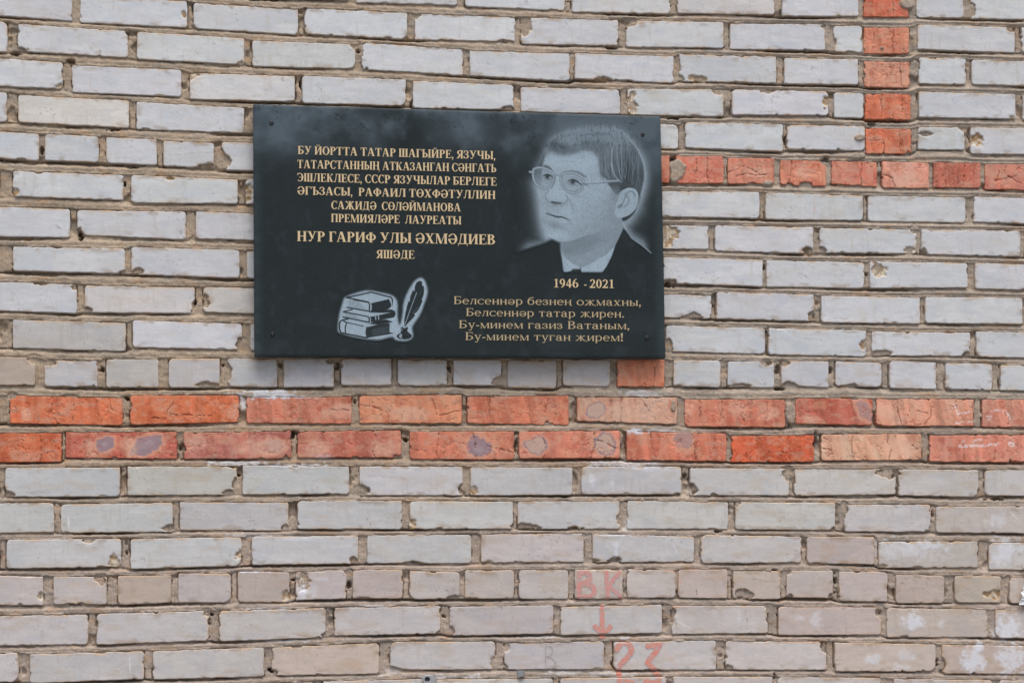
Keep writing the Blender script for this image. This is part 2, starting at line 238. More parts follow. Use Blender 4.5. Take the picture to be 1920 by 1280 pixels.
# strokes of pigment on brick: colour, width, opacity ; points
CRACKS = '''97 757 95 775 108 793;137 753 140 775 135 790;205 748 208 765 228 778;325 757 312 770 310 795;318 778 350 777 395 779;272 784 308 784;674 758 700 762 725 772;808 743 815 760 820 778;825 778 862 770
918 745 917 768 920 790;1166 746 1165 770 1164 793;1208 755 1217 770 1227 780 1228 795;1312 751 1313 770 1311 797;1353 751 1354 770 1347 795;1440 752 1437 765 1439 778 1432 798;1388 778 1395 790;1682 749 1685 778 1692 798;1747 762 1745 780 1733 795
1880 752 1885 775 1892 798;75 814 77 840 76 865;35 820 45 840;702 810 704 830 698 850 705 857;823 812 820 835 817 845 822 859;887 812 890 835 893 858;930 840 945 842 963 848;770 842 800 845;1019 812 1021 835 1020 858;1114 810 1115 835 1108 857
1078 857 1080 845;1120 825 1138 832 1155 840;1220 812 1222 838 1230 855;1298 813 1302 840 1305 862;1398 820 1400 860;1598 816 1597 845 1603 862;1663 816 1665 830 1670 838 1668 862;1808 818 1807 840 1808 862;1865 842 1863 863;1226 686 1228 703 1225 722
1676 54 1674 75 1675 98;1639 60 1638 95;1686 118 1690 140 1691 162;1652 178 1653 200 1652 222;1691 185 1690 222;1622 263 1640 264 1655 262 1660 272 1658 286;1686 245 1689 285;1674 0 1675 15 1676 30;1326 295 1325 320 1327 341;1306 296 1305 341
1366 322 1380 319 1395 312 1410 318 1425 328 1440 325;1380 330 1400 326 1420 330;1486 303 1480 345;1615 304 1616 348;1655 326 1672 333 1678 350;1772 308 1774 330 1773 348;1808 308 1806 350;1795 320 1796 345;1850 332 1870 338 1905 330;1875 318 1868 340
1545 820 1560 830;1545 840 1565 845;1550 855 1565 848;1713 820 1727 832;1710 835 1722 842;1890 330 1915 345;1640 840 1660 838;620 768 655 768;1720 770 1738 775'''
# other strokes: r g b width opacity ; points
STROKES = '''230 226 226 3 .8;1789 755 1795 776;1795 776 1820 772:230 226 226 4 .6;1792 793 1825 790:230 226 226 3 .8;1856 770 1875 768 1890 775 1893 786:230 226 226 2.5 .6;1850 780 1862 780:230 226 226 2.5 .6;1850 787 1860 784
232 228 228 5 .75;1800 836 1845 835 1870 832:232 228 228 8 .8;1893 831 1897 833:232 228 228 4 .6;1802 836 1806 826:232 228 228 4 .6;1822 827 1838 824:150 140 136 1.2 .7;307 290 345 290 370 285 400 287:150 140 136 1.2 .6;1478 622 1500 633 1540 638
30 30 32 1.8 .9;1306 1104 1306 1113:140 128 120 1.2 .8;1410 1085 1440 1090 1462 1088:205 150 110 2 .4;1527 362 1526 410:150 130 120 1.4 .5;1612 237 1612 280:150 140 138 1.2 .5;1190 950 1210 935:150 140 138 1.2 .4;1195 965 1235 985:235 235 235 2 .6;1895 960 1910 975
225 222 222 3 .7;1262 1160 1290 1175:232 232 232 3 .6;1262 1021 1270 1038:160 150 148 1.4 .5;690 892 730 893 760 897:236 236 238 2 .8;1105 895 1108 905:236 236 238 3 .7;127 970 129 1000:236 236 238 2 .6;243 1225 243 1260:120 112 108 1.4 .6;910 115 918 121
160 120 105 1.6 .5;1190 760 0 0:214 150 130 3 .5;1175 1066 1230 1066 1267 1071:214 150 130 3 .5;1280 1066 1362 1067:214 150 130 4 .5;1275 1084 1276 1092:214 150 130 3 .4;1260 1135 1300 1134:214 150 130 3 .4;1435 1201 1540 1203:216 160 140 3 .35;1460 1138 1600 1137
216 160 140 3 .35;1125 1001 1290 1004:215 165 150 4 .3;1240 1210 1272 1254'''
# kiln marks in the red brick: x y rx ry angle kind (0 ring, 1 filled grey, 2 soft grey, 3 pale)
SPOTS = '''1116 769 19 14 -25 0,1209 772 9 15 25 0,197 832 18 14 -25 1,276 834 31 17 -28 1,512 836 22 14 0 2,897 837 25 21 10 1,1005 835 21 16 0 0,1134 832 22 20 0 0,1280 822 19 21 0 2,1620 768 12 26 -30 2,50 777 14 16 20 3,1190 770 60 30 0 3,495 838 60 20 0 3,640 770 40 20 0 3,370 830 30 20 0 3,770 775 50 18 0 3,720 840 35 20 0 3,590 840 30 18 0 3,1520 785 20 10 0 3,1690 840 40 22 0 3,1660 770 25 20 0 3,1440 775 25 15 0 3,1290 765 18 20 0 3,1385 765 25 18 0 3,440 770 16 20 0 3,700 770 0 0 0 3,1510 325 25 14 0 3,1420 325 30 16 0 3,1700 335 30 16 0 3,240 835 20 26 -28 3,170 840 12 26 -28 3'''
REDS = {(0,1619):(200,92,66),(1,1620):(206,112,84),(2,1620):(206,124,98),(3,1622):(204,98,68),(4,1623):(204,98,68),(5,1178):(206,112,88),(5,1268):(202,100,78),(5,1365):(208,116,92),(5,1463):(208,114,88),(5,1559):(198,104,82),(5,1654):(212,128,106),(5,1750):(190,96,76),(5,1847):(200,104,84),
 (11,1158):(212,116,84),(12,-180):(206,130,100),(12,19):(206,98,62),(12,244):(206,96,58),(12,462):(204,108,82),(12,674):(212,122,88),(12,876):(202,106,78),(12,1082):(204,140,116),(12,1284):(198,104,80),(12,1491):(192,90,70),(12,1643):(212,130,104),(12,1842):(212,124,102),
 (13,-90):(206,94,58),(13,123):(192,88,68),(13,344):(188,100,86),(13,558):(192,98,78),(13,768):(204,108,82),(13,973):(208,112,88),(13,1175):(204,102,76),(13,1371):(204,84,50),(13,1540):(216,144,114),(13,1743):(212,118,96)}
# pigment of single white bricks that stand out
TINTS = {(0,-60):(200,197,192),(0,1072):(205,204,202),(0,1270):(205,203,198),(4,34):(208,205,198),(3,356):(206,205,203),(2,473):(205,205,204),(2,678):(206,206,206),(9,159):(198,196,195),(9,381):(194,190,187),(11,-35):(181,168,155),(11,199):(187,182,178),(11,83):(190,188,189),(11,316):(188,184,184),(11,952):(182,176,173),(11,1056):(184,180,176),
 (10,24):(186,184,183),(7,1190):(202,202,203),(14,239):(186,184,180),(15,337):(184,182,181),(17,221):(188,174,162),(17,446):(184,172,164),(17,555):(188,180,176),(17,661):(186,176,170),(17,872):(188,178,172),(17,1078):(188,178,172),(17,1272):(188,178,172),(17,1374):(188,178,172),(17,1680):(186,176,170),(17,1790):(184,174,166),(16,902):(190,184,182),(16,1513):(184,178,176),
 (18,843):(190,184,182),(18,1460):(190,180,175),(18,1663):(186,178,172),(19,510):(190,176,166),(19,1565):(188,178,173),(19,1766):(184,172,166),(19,946):(186,181,180),(15,1755):(184,180,178),(16,1648):(182,180,178)}
# ------------------------------------------------------------------ the brick wall
def rows(txt, n):
    out = []
    for e in txt.replace('\n', ',').split(','):
        q = e.split()
        if not q: continue
        t = None
        if q[0] in 'db': t, q = q[0], q[1:]
        q = [float(a) for a in q]
        if len(q) < n or q[2] == 0: continue
        out.append((t, *q) if t else tuple(q))
    return out
CH = rows(CHIPS, 4); HO = rows(HOLES, 4); SM = rows(SMEARS, 4); BL = rows(BLOOM, 5); SP = rows(SPOTS, 6)
def pts(s): q = [float(a) for a in s.split()]; return list(zip(q[::2], q[1::2]))
CR = [pts(e) for e in CRACKS.replace('\n', ';').split(';') if e.strip()]
ST = []
for e in STROKES.replace('\n', ':').split(':'):
    h, *ps = e.split(';'); h = [float(a) for a in h.split()]
    for p in ps:
        p = pts(p)
        if len(p) > 1 and p[-1] != (0.0, 0.0): ST.append((*h, p))
def parse_bricks():
    out = []
    for ln in BRICKS.strip().splitlines():
        k, rest = ln.split(':')
        for b in rest.split(','):
            t = b.split(); red = t[-1] == 'r'
            out.append((int(k), red, *[float(q) for q in (t[:-1] if red else t)]))
    return out
BS = parse_bricks()
rng = np.random.RandomState(7)
FACE_Z = {}

def axis(L, e, step, coarse):
    if coarse: return np.concatenate([[-0.8, 0, 0.9, 2.6], np.linspace(9, L - 9, max(3, int(L / 22))), [L - 2.6, L - 0.9, L, L + 0.8]])
    edge = np.array([-3.4, -2.2, -1.3, -0.6, 0, 0.6, 1.2, 1.9, 2.7, 3.7, 5.0, 6.5])
    n = max(2, int(round((L - 13) / step)))
    return np.concatenate([edge, np.linspace(6.5, L - 6.5, n + 1)[1:-1], (L - edge)[::-1]])

def brick(bag, cor, red, base, seed, px=None, key=None, coarse=False):
    """cor: 4 (u, v) corners TL TR BR BL; px: the same corners in the photo, for the marks"""
    (u0, v0), (u1, v1), (u2, v2), (u3, v3) = cor
    L = 1000 * (math.hypot(u1 - u0, v1 - v0) + math.hypot(u2 - u3, v2 - v3)) / 2
    Hh = 1000 * (math.hypot(u3 - u0, v3 - v0) + math.hypot(u2 - u1, v2 - v1)) / 2
    X, Y = np.meshgrid(axis(L, 6, 1.7 if red else 2.5, coarse), axis(Hh, 6, 1.7 if red else 2.3, coarse))
    s, t = X / L, Y / Hh
    w00, w10, w11, w01 = (1 - s) * (1 - t), s * (1 - t), s * t, (1 - s) * t
    U = w00 * u0 + w10 * u1 + w11 * u2 + w01 * u3; V = w00 * v0 + w10 * v1 + w11 * v2 + w01 * v3
    gu, gv = U * 1000, V * 1000
    rs = np.random.RandomState(seed)
    zb = rs.uniform(-1.6, 1.6); tx, ty = rs.uniform(-1, 1, 2) * (1.0, 0.8)
    if key: FACE_Z[key] = (zb, tx, ty)
    if coarse:
        d = np.minimum(np.minimum(X, L - X), np.minimum(Y, Hh - Y))
        z = zb + np.where(d < 0, -22, np.where(d < 0.5, -1.4, np.where(d < 2, -0.35, 0))) + 0.5 * (fbm(gu / 28, gv / 14, seed + 3, 2) - .5)
        keep = np.ones((X.shape[0] - 1, X.shape[1] - 1), bool)
        col = np.broadcast_to(base, X.shape + (3,)) * (0.86 + 0.24 * fbm(gu / 40, gv / 18, seed, 3))[..., None] * (1 - .25 * sst(.55, .75, fbm(gu / 30, gv / 14, seed + 7, 3))[..., None] * np.array([.3, .6, 1.0]))
        bag.add(P3(U, V, z / 1000), grid_faces(*X.shape, keep), col.reshape(-1, 3)); return
    dmg = rs.choice([.35, .6, .9, 1.2, 1.8, 2.6]); rag = (1.2 + .5 * dmg) if red else (.55 + .55 * dmg)
    def edge(w, sd, bite):
        return rag * (1.5 * (fbm(w / 16, sd * 1.7, seed + sd, 3) - 0.42) + bite * np.maximum(0, vn(w / 13, sd * 3.1, seed + 50 + sd) - 0.80) * 18 * np.clip(fbm(w / 4, sd, seed + sd, 2) * 2, 0, 1.4))
    g1, g0 = gv[:, :1], gu[:1, :]
    dL = X - edge(g1, 1, 0.6); dR = L - X - edge(g1, 2, 0.6); dT = Y - edge(g0, 3, 0.35); dB = Hh - Y - edge(g0, 4, 0.8 if not red else 1.1)
    wv = 1.7 * (fbm(gu / 11, gv / 11, seed + 60, 3) - .5); dL = dL + wv; dR = dR - wv; dT = dT + wv; dB = dB + wv
    dx, dy = np.minimum(dL, dR), np.minimum(dT, dB)
    left, top = dL < dR, dT < dB
    rc4 = rs.uniform(2.0, 9.5, 4) * (0.7 if red else 1.0); rc4[rs.randint(4)] *= rs.choice([1.0, 1.8])
    rc = np.where(top, np.where(left, rc4[0], rc4[1]), np.where(left, rc4[3], rc4[2]))
    d = np.where((dx < rc) & (dy < rc), rc - np.hypot(rc - dx, rc - dy), np.minimum(dx, dy))
    rough = np.zeros(X.shape); brk = np.zeros(X.shape)
    if px is not None:
        PX = w00 * px[0][0] + w10 * px[1][0] + w11 * px[2][0] + w01 * px[3][0]; PY = w00 * px[0][1] + w10 * px[1][1] + w11 * px[2][1] + w01 * px[3][1]
        x0, x1, y0, y1 = PX.min() - 30, PX.max() + 30, PY.min() - 30, PY.max() + 30
        inb = lambda a, b: x0 < a < x1 and y0 < b < y1
        wob = fbm(gu / 8, gv / 8, seed + 70, 4) - 0.5; wo2 = fbm(gu / 17, gv / 17, seed + 71, 2) - .5
        for ty_, cx, cy, rx, ry in CH:
            if not inb(cx, cy): continue
            an = rs.uniform(-.35, .35)
            qx, qy = (PX - cx) / rx + an * (PY - cy) / ry, (PY - cy) / ry - an * .4 * (PX - cx) / rx
            e = ((np.abs(qx) ** 1.5 + np.abs(qy) ** 1.5) ** (1 / 1.5) - 1) * min(rx, ry) * 1.25 + min(rx, ry) * (1.0 * wob + 1.3 * wo2)
            if ty_ == 'd':
                d = np.minimum(d, np.maximum(e, -9)); brk = np.maximum(brk, 0.6 * sst(1.6, 0.0, e))
            else:
                brk = np.maximum(brk, sst(0.8, -2.0, e)); rough = np.maximum(rough, sst(0.3, -3.0, e) * (2.0 + 5.0 * fbm(gu / 7, gv / 7, seed + 5, 3)))
    for _ in range(rs.poisson((1.5 if not red else 1.0) * dmg)):
        e0 = rs.rand(); side = rs.randint(4); a = rs.uniform(2.5, 9.0); b = rs.uniform(1.5, 4.0)
        cx, cy = ((e0 * L, 0), (e0 * L, Hh), (0, e0 * Hh), (L, e0 * Hh))[side]
        if side < 2: a *= 1.6
        else: a, b = b, a
        e = (np.hypot((X - cx) / a, (Y - cy) / b) - 1) * min(a, b) + 2.4 * (fbm(gu / 5, gv / 5, seed + 90, 3) - .5)
        if rs.rand() < .5: d = np.minimum(d, np.maximum(e, -4)); brk = np.maximum(brk, .5 * sst(1.2, 0, e))
        else: rough = np.maximum(rough, sst(.5, -1.5, e) * 2.6); brk = np.maximum(brk, .55 * sst(.6, -1.2, e))
    re = 1.1 + 1.1 * fbm(gu / 20, gv / 20, seed + 9, 2)
    drop = np.where(d < re, re - np.sqrt(np.maximum(0, re * re - (re - np.maximum(d, 0)) ** 2)), 0)
    drop = np.where(d < 0, re + np.minimum(24, -d * 9), drop)
    relief = (0.7 if not red else 1.0) * (fbm(gu / 28, gv / 14, seed + 3, 4) - 0.5) + 0.35 * (fbm(gu / 4, gv / 3, seed + 4, 2) - 0.5) * (0.9 if red else 0.6)
    pit = np.maximum(0, vn(gu / 3.1, gv / 2.6, seed + 6) - 0.945) * 14 * (0.8 if red else 0.35)
    z = zb + tx * (s - .5) * 2 + ty * (t - .5) * 2 + relief - pit - drop - rough
    # ---- pigment
    col = np.broadcast_to(base, X.shape + (3,)).copy()
    def blend(c, m, w): return c * (1 - w[..., None]) + np.asarray(m) * w[..., None]
    n1 = fbm(gu / 70, gv / 26, seed + 20, 4); n2 = fbm(gu / 11, gv / 8, seed + 21, 4); n3 = fbm(gu / 45, gv / 2.2, seed + 22, 3)
    if not red:
        col *= (1 + 0.20 * (n1 - .5) + 0.10 * (n2 - .5) + 0.12 * (n3 - .5))[..., None]
        low = 1.0 if (key and key[0] >= 11) else 0.55
        st = sst(0.56, 0.80, fbm(gu / 55, gv / 20, seed + 23, 4)) * low
        col = blend(col, base * np.array([0.93, 0.86, 0.77]), 0.75 * st)
        col = blend(col, base * np.array([0.90, 0.93, 0.97]), 0.7 * sst(0.55, 0.75, fbm(gu / 48, gv / 22, seed + 24, 3)))
        rimw = np.clip(sst(6.5, 0.6, d + 4 * (n2 - .5)) * (0.15 + 0.9 * sst(.45, .75, fbm(gu / 30, gv / 30, seed + 25, 3))) * np.where(dT < 7, 1.35, 0.7), 0, 1)
        col = blend(col, lin(204, 174, 140), 0.7 * rimw)
        smud = sst(0.58, 0.74, fbm(gu / 26, gv / 12, seed + 26, 4)) * sst(18, 2, d)
        col = blend(col, lin(150, 126, 100), 0.5 * smud)
        col = blend(col, lin(120, 110, 104), 0.5 * sst(0.80, 0.88, vn(gu / 5, gv / 4, seed + 27)) * sst(.6, .8, n1 * .5 + vn(gu / 40, gv / 40, seed + 28) * .5))
        rain = sst(.58, .74, fbm(gu / 7, gv / 60, seed + 38, 3)) * sst(.45, .65, fbm(gu / 50, gv / 50, seed + 39, 2)); col = blend(col, base * np.array([.88, .84, .78]), .55 * rain)
        pore = sst(.875, .93, vn(gu / 2.6, gv / 2.4, seed + 40)); col = blend(col, base * .62, .45 * pore)
        bc = np.array(lin(164, 134, 98))
        mixn = sst(.35, .7, fbm(gu / 8, gv / 8, seed + 29, 3))[..., None]
        col = blend(col, 0, brk * 0) * (1 - brk[..., None]) + (bc * (1 - mixn) + lin(208, 196, 176) * mixn) * brk[..., None]
        col = blend(col, lin(150, 130, 106), 0.8 * sst(0.4, -1.2, d))
    else:
        bands = np.zeros(X.shape); w = 0
        q = gu + 5 * (fbm(gu / 30, gv / 25, seed + 30, 2) - .5) + gv * rs.uniform(-.25, .1)
        c1 = np.floor(q / rs.uniform(15, 30) + vn(q / 35, 0 * q, seed + 31) * 2.2)
        bands = _h(c1, c1 * 0 + seed, 3) - 0.5
        streak = fbm(q / 9, gv / 160, seed + 32, 3) - .5
        col = col * (1 + 0.32 * bands + 0.50 * streak + 0.22 * (n1 - .5) + 0.18 * (n2 - .5))[..., None]
        bl = sst(.45, .7, fbm(q / 22, gv / 70, seed + 36, 3)); col = blend(col, base * np.array([1.12, 1.45, 1.6]), .55 * bl)
        pale = sst(.52, .72, fbm(gu / 32, gv / 18, seed + 33, 4))
        col = blend(col, lin(218, 160, 128), 0.38 * pale)
        deep = sst(.55, .75, fbm(gu / 18, gv / 22, seed + 34, 4)); col = blend(col, lin(166, 72, 46), 0.38 * deep)
        dust = sst(.55, .72, fbm(gu / 20, gv / 12, seed + 37, 4)); col = blend(col, lin(196, 158, 136), .40 * dust)
        grit = sst(.80, .88, vn(gu / 2.3, gv / 2.3, seed + 35)); col = blend(col, lin(226, 200, 172), 0.25 * grit)
        col = blend(col, lin(92, 48, 36), 0.8 * sst(0.79, 0.84, vn(gu / 3.1, gv / 2.6, seed + 6) - .13))
        col = blend(col, lin(150, 108, 84), 0.7 * sst(1.0, -0.6, d))
        col = blend(col, lin(168, 92, 66), 0.6 * brk)
    if px is not None:
        wob2 = 1.6 * (fbm(gu / 7, gv / 7, seed + 80, 3) - .5)
        if red:
            for cx, cy, rx, ry, an, kd in SP:
                if not inb(cx, cy): continue
                ca, sa = math.cos(math.radians(an)), math.sin(math.radians(an))
                ex = (PX - cx) * ca + (PY - cy) * sa; ey = -(PX - cx) * sa + (PY - cy) * ca
                r = np.hypot(ex / rx, ey / ry) + 0.22 * wob2 + .5 * (fbm(gu / 16, gv / 16, seed + 88, 2) - .5)
                if kd == 3: col = blend(col, lin(220, 176, 152), 0.55 * sst(1.1, .4, r) * (0.5 + fbm(gu / 6, gv / 6, seed + 81, 3))); continue
                col = blend(col, lin(214, 158, 132), 0.75 * sst(1.5, 1.05, r))
                if kd == 0:
                    col = blend(col, lin(146, 130, 136), 0.85 * sst(1.1, .98, r)); col = blend(col, lin(196, 166, 148), 0.9 * sst(0.92, 0.80, r))
                elif kd == 1:
                    col = blend(col, lin(146, 128, 136), 0.9 * sst(1.05, .92, r)); col = blend(col, lin(172, 154, 156), 0.6 * sst(.6, .2, r) * n2 * 1.6)
                else: col = blend(col, lin(158, 134, 134), 0.7 * sst(1.05, .7, r))
            for p in CR:
                if not any(inb(*a) for a in p): continue
                dd = segd(PX + 5 * (fbm(gu / 9, gv / 9, seed + 82, 3) - .5), PY + 4 * (fbm(gu / 8, gv / 8, seed + 83, 3) - .5), p)
                wv = 0.25 + 1.3 * sst(.25, .8, fbm(gu / 9, gv / 9, seed + 84, 2))
                cw = sst(wv + .5, wv * .2, dd) * sst(.30, .42, fbm(gu / 10, gv / 10, seed + 89, 2)); z = z - 2.2 * cw; col = blend(col, lin(118, 66, 50), 0.58 * cw)
        if red:                                 # hairline cracking of the fired skin
            f1 = np.abs(fbm(gu / 26, gv / 19, seed + 91, 4) - .5); hw = sst(.011, .003, f1) * sst(.50, .58, fbm(gu / 34, gv / 26, seed + 92, 2))
            z = z - 1.4 * hw; col = blend(col, lin(116, 60, 44), .6 * hw)
            f2 = fbm(gu / 9, gv / 7, seed + 93, 4); flake = sst(.60, .66, f2) * sst(.45, .6, fbm(gu / 40, gv / 30, seed + 94, 2)); z = z - 0.8 * flake; col = blend(col, base * 1.25, .4 * flake)
        for r_, g_, b_, w_, op, p in ST:
            if not any(inb(*a) for a in p): continue
            dd = segd(PX + wob2 * 2, PY + wob2, p)
            m = sst(w_ * .5 + .8, w_ * .5 - .4, dd) * op * .8 * sst(.32, .58, fbm(gu / 4, gv / 4, seed + 85, 3)); col = blend(col, lin(r_, g_, b_), m)
        for cx, cy, rx, ry, op in BL:
            if not inb(cx, cy): continue
            r = np.hypot((PX - cx) / rx, (PY - cy) / ry) - 1 + 2.2 * (fbm(gu / 10, gv / 9, seed + 86, 4) - .5)
            m = sst(.45, -.6, r) * op * (.55 + .7 * fbm(gu / 4, gv / 4, seed + 87, 3)); m = np.clip(m, 0, .95); col = blend(col, lin(218, 220, 226), .9 * m); z = z + 0.5 * m
    keep = np.zeros((X.shape[0] - 1, X.shape[1] - 1), bool)
    mx = np.maximum(np.maximum(d[:-1, :-1], d[1:, :-1]), np.maximum(d[:-1, 1:], d[1:, 1:])); keep = mx > -2.6
    v, f, c = compact(P3(U, V, z / 1000), grid_faces(*X.shape, keep), col.reshape(-1, 3))
    bag.add(v, f, c)

def white_tint(k, x0, rs):
    if (k, int(x0)) in TINTS: c = np.array(TINTS[(k, int(x0))], float) + ((4, 2.5, 1.0) if k >= 9 else 0)
    else:
        if k <= 4: c = np.array((205, 206.3, 207))
        elif k <= 10: c = np.array((203.5, 204.5, 205.5))
        elif k == 11: c = np.array((195, 192, 190.5)) if x0 < 1200 else np.array((199, 200, 202.0))
        elif k <= 16: c = np.array((195, 193.6, 192))
        elif k == 17: c = np.array((194, 186, 180.5))
        else: c = np.array((196, 191, 188.5))
    if k >= 14 and x0 > 1000: c = c + np.array((2.0, -1.5, -4.5)) * min(1, (x0 - 1000) / 500)
    c = c + rs.uniform(-4, 3.5) + rs.uniform(-1, 1, 3) * 1.1
    return lin(*c)

wall = empty('brick_wall', (0.4, 0, 0))
tag(wall, 'weathered wall of white brick with bands of red brick, behind the dark plaque', 'wall', 'thing')
bag_w, bag_r, bag_s, bag_h, bag_o = Bag(), Bag(), Bag(), Bag(), Bag()
LIM = {}
for i, (k, red, x0, x1, a, b, c, d) in enumerate(BS):
    px = [(x0, a), (x1, b), (x1, d), (x0, c)]
    cor = [tuple(float(q) for q in inv(*p)) for p in px]
    rs = np.random.RandomState(1000 + i)
    bag = bag_w
    base = None
    if red:
        base = lin(*(np.array(REDS.get((k, int(x0)), (202, 108, 80)), float) * (1.0, 1.12, 1.13) + rs.uniform(-3, 3)))
        base = base * .93 + .07 * base.mean()
        bag = bag_r if k >= 12 else bag_h if k == 5 else bag_o if k == 11 else bag_s
    else: base = white_tint(k, x0, rs)
    hid = 4 <= k <= 10 and x0 > 505 and x1 < 1215   # wholly behind the plaque
    brick(bag, cor, red, base, 100 + i * 37, px, (k, x0), hid)
    lo, hi = LIM.get(k, (9, -9)); LIM[k] = (min(lo, cor[0][0]), max(hi, cor[1][0]))
# plain courses carrying the wall on beyond the picture
UL, UR, VT, VB = -3.2, 4.4, -2.9, 2.34
kk = []
pv = 0.0851; gap = 0.0165
mid = {}
for k in range(21):
    bs = [q for q in BS if q[0] == k]; l, r = bs[0], bs[-1]
    mid[k] = (tuple(map(float, inv(l[2], l[4]))), tuple(map(float, inv(l[2], l[6]))), tuple(map(float, inv(r[3], r[5]))), tuple(map(float, inv(r[3], r[7]))))
for k in range(-25, 39):
    hdr = (k % 6 == 5); n = 0.1335 if hdr else 0.267
    redc = k in (12, 13)
    def run(ua, ub, vt, vb):
        u = ua; j = 0
        while u < ub - 0.03:
            e = min(u + n - gap, ub); rs = np.random.RandomState(50000 + k * 997 + j); j += 1
            base = lin(*(np.array((196, 112, 88)) + rs.uniform(-12, 12))) if redc else white_tint(max(0, min(19, k)), -999, rs)
            brick(bag_r if redc else bag_w, [(u, vt), (e, vt), (e, vb), (u, vb)], redc, base, 60000 + k * 131 + j, coarse=True)
            u += n
    if k in mid:
        (lu, lt), (_, lb), (ru, rt), (_, rb) = mid[k]
        m = math.floor((lu - gap - UL) / n); run(lu - m * n, lu - gap, lt, lb); run(ru + gap, UR, rt, rb)
    else:
        vt = mid[0][0][1] + k * pv if k < 0 else mid[20][0][1] + (k - 20) * pv
        if vt + 0.066 > VB or vt < VT: continue
        if k < 0: vt -= 0.10
        run(UL + (0 if k % 2 else n / 2), UR, vt, vt + 0.0665)
bag_w.build('white_brickwork', M_WHITE, wall)
bag_r.build('red_brick_band', M_RED, wall)
bag_h.build('red_header_band', M_RED, wall)
bag_s.build('red_brick_strip', M_RED, wall)
o = bag_o.build('red_brick', M_RED, wall)

# mortar: one relief sheet over the pictured part
def curve(k, top):
    xs, ys = [], []
    for q in BS:
        if q[0] != k: continue
        xs += [q[2], q[3]]; ys += [q[4], q[5]] if top else [q[6], q[7]]
    return np.array(xs), np.array(ys)
GX, GY = np.arange(-62, 1990, 1.7), np.arange(-52, 1342, 1.6)
XX, YY = np.meshgrid(GX, GY)
U, V = inv(XX, YY); gu, gv = U * 1000, V * 1000
z = np.full(XX.shape, -4.0); cover = np.zeros(XX.shape, bool); nearb = np.full(XX.shape, 99.0); shade_t = np.full(XX.shape, 0.5)
wx = 6 * (fbm(XX / 60, YY / 60, 5, 3) - .5)
bots = {k: np.interp(GX, *curve(k, False)) for k in range(21)}; tops = {k: np.interp(GX, *curve(k, True)) for k in range(21)}
deepx = fbm(XX / 150, YY / 22, 91, 4)
ridge = sst(900, 1500, XX) * sst(800, 500, YY) * 0.9 + 0.25
for k in range(-1, 21):
    t0 = bots[k][None, :] if k >= 0 else np.full((1, len(GX)), -60.0)
    t1 = tops[k + 1][None, :] if k < 20 else np.full((1, len(GX)), 1400.0)
    if k >= 0:                                 # the course itself: head joints between its bricks
        inc = (YY >= tops[k][None, :]) & (YY < t0)
        for q in BS:
            if q[0] != k: continue
            x0, x1 = q[2], q[3]
            sl = inc & (XX > x0 - 9) & (XX < x1 + 9)
            dd = np.minimum(XX - x0, x1 - XX)
            cover |= inc & (dd > 4) & (YY > tops[k][None, :] + 4) & (YY < t0 - 4)
            nearb = np.where(sl, np.minimum(nearb, np.abs(dd)), nearb)
        hj = -3.6 - 3.4 * fbm(XX / 30, YY / 30, 12 + k, 3) + 1.4 * np.sin(XX * 1.15 + wx * 2) * fbm(XX / 9, YY / 60, 8, 2)
        hj = hj - 9 * sst(.60, .74, fbm(XX / 24, YY / 30, 112 + k, 3))
        z = np.where(inc, hj, z)
    be = (YY >= t0) & (YY < t1)
    t = np.clip((YY - t0) / np.maximum(t1 - t0, 3), 0, 1)
    D = 3.6 + 17 * sst(.42, .78, deepx)
    bz = -1.9 - D * (1 - sst(0.05, 0.50, t + .12 * (vn(XX / 7, YY / 7, 3) - .5)))
    bz += ridge * 1.5 * (np.exp(-((t - .55) / .10) ** 2) - 0.8 * np.exp(-((t - .76) / .07) ** 2)) * (0.5 + vn(XX / 40, YY / 40, 6)) + 0.9 * sst(.8, 1, t)
    z = np.where(be, bz, z); shade_t = np.where(be, t, shade_t)
    nearb = np.where(be, np.minimum(nearb, np.minimum(YY - t0, t1 - YY)), nearb)
z += 3.0 * (fbm(gu / 14, gv / 10, 41, 4) - .5) + 1.5 * (fbm(gu / 3.5, gv / 3.0, 42, 3) - .5)
crk = sst(2.6, 0.8, nearb) * sst(.52, .62, fbm(XX / 34, YY / 20, 43, 4)); z -= 8 * crk
for ty_, cx, cy, rx, ry in CH:                 # filled flush-ish behind the broken edges, so keep the sheet there
    e = np.hypot((XX - cx) / rx, (YY - cy) / ry); cover &= ~(e < 1.5)
    if ty_ == 'd': z = np.where((e < 1.25) & (YY < 1400), np.minimum(z, -1.6 - 3.0 * fbm(gu / 9, gv / 9, 44, 3) - 3 * sst(.62, .3, (YY - cy + ry) / (2 * ry)) * sst(.35, .6, vn(cx * .7, cy * .3, 4) + 0 * YY)), z)
for cx, cy, rx, ry in HO:
    e = np.hypot((XX - cx) / rx, (YY - cy) / ry) + 1.7 * (fbm(XX / 6, YY / 6, 45, 3) - .42); z = z - (14 + 20 * vn(cx * .37, cy * .21, 9)) * sst(1.1, .5, e); cover &= ~(e < 1.3)
for cx, cy, rx, ry in SM:
    e = np.hypot((XX - cx) / rx, (YY - cy) / ry) + .7 * (fbm(XX / 12, YY / 12, 46, 3) - .5)
    m = sst(1.05, .8, e); z = z * (1 - m) + (3.2 + 1.2 * np.sin(XX * .9) * .5 + 2.2 * (fbm(gu / 9, gv / 9, 47, 3) - .5)) * m; cover &= ~(e < 1.2)
warm = np.clip(sst(1500, 500, XX) * .8 + .2, 0, 1)[..., None]
base = lin(168, 151, 131) * warm + lin(165, 152, 138) * (1 - warm)
lowp = sst(820, 1080, YY)[..., None]; base = base * (1 - lowp) + lin(172, 156, 142) * lowp
n = fbm(gu / 60, gv / 30, 51, 4)[..., None]; n2 = fbm(gu / 7, gv / 6, 52, 4)[..., None]
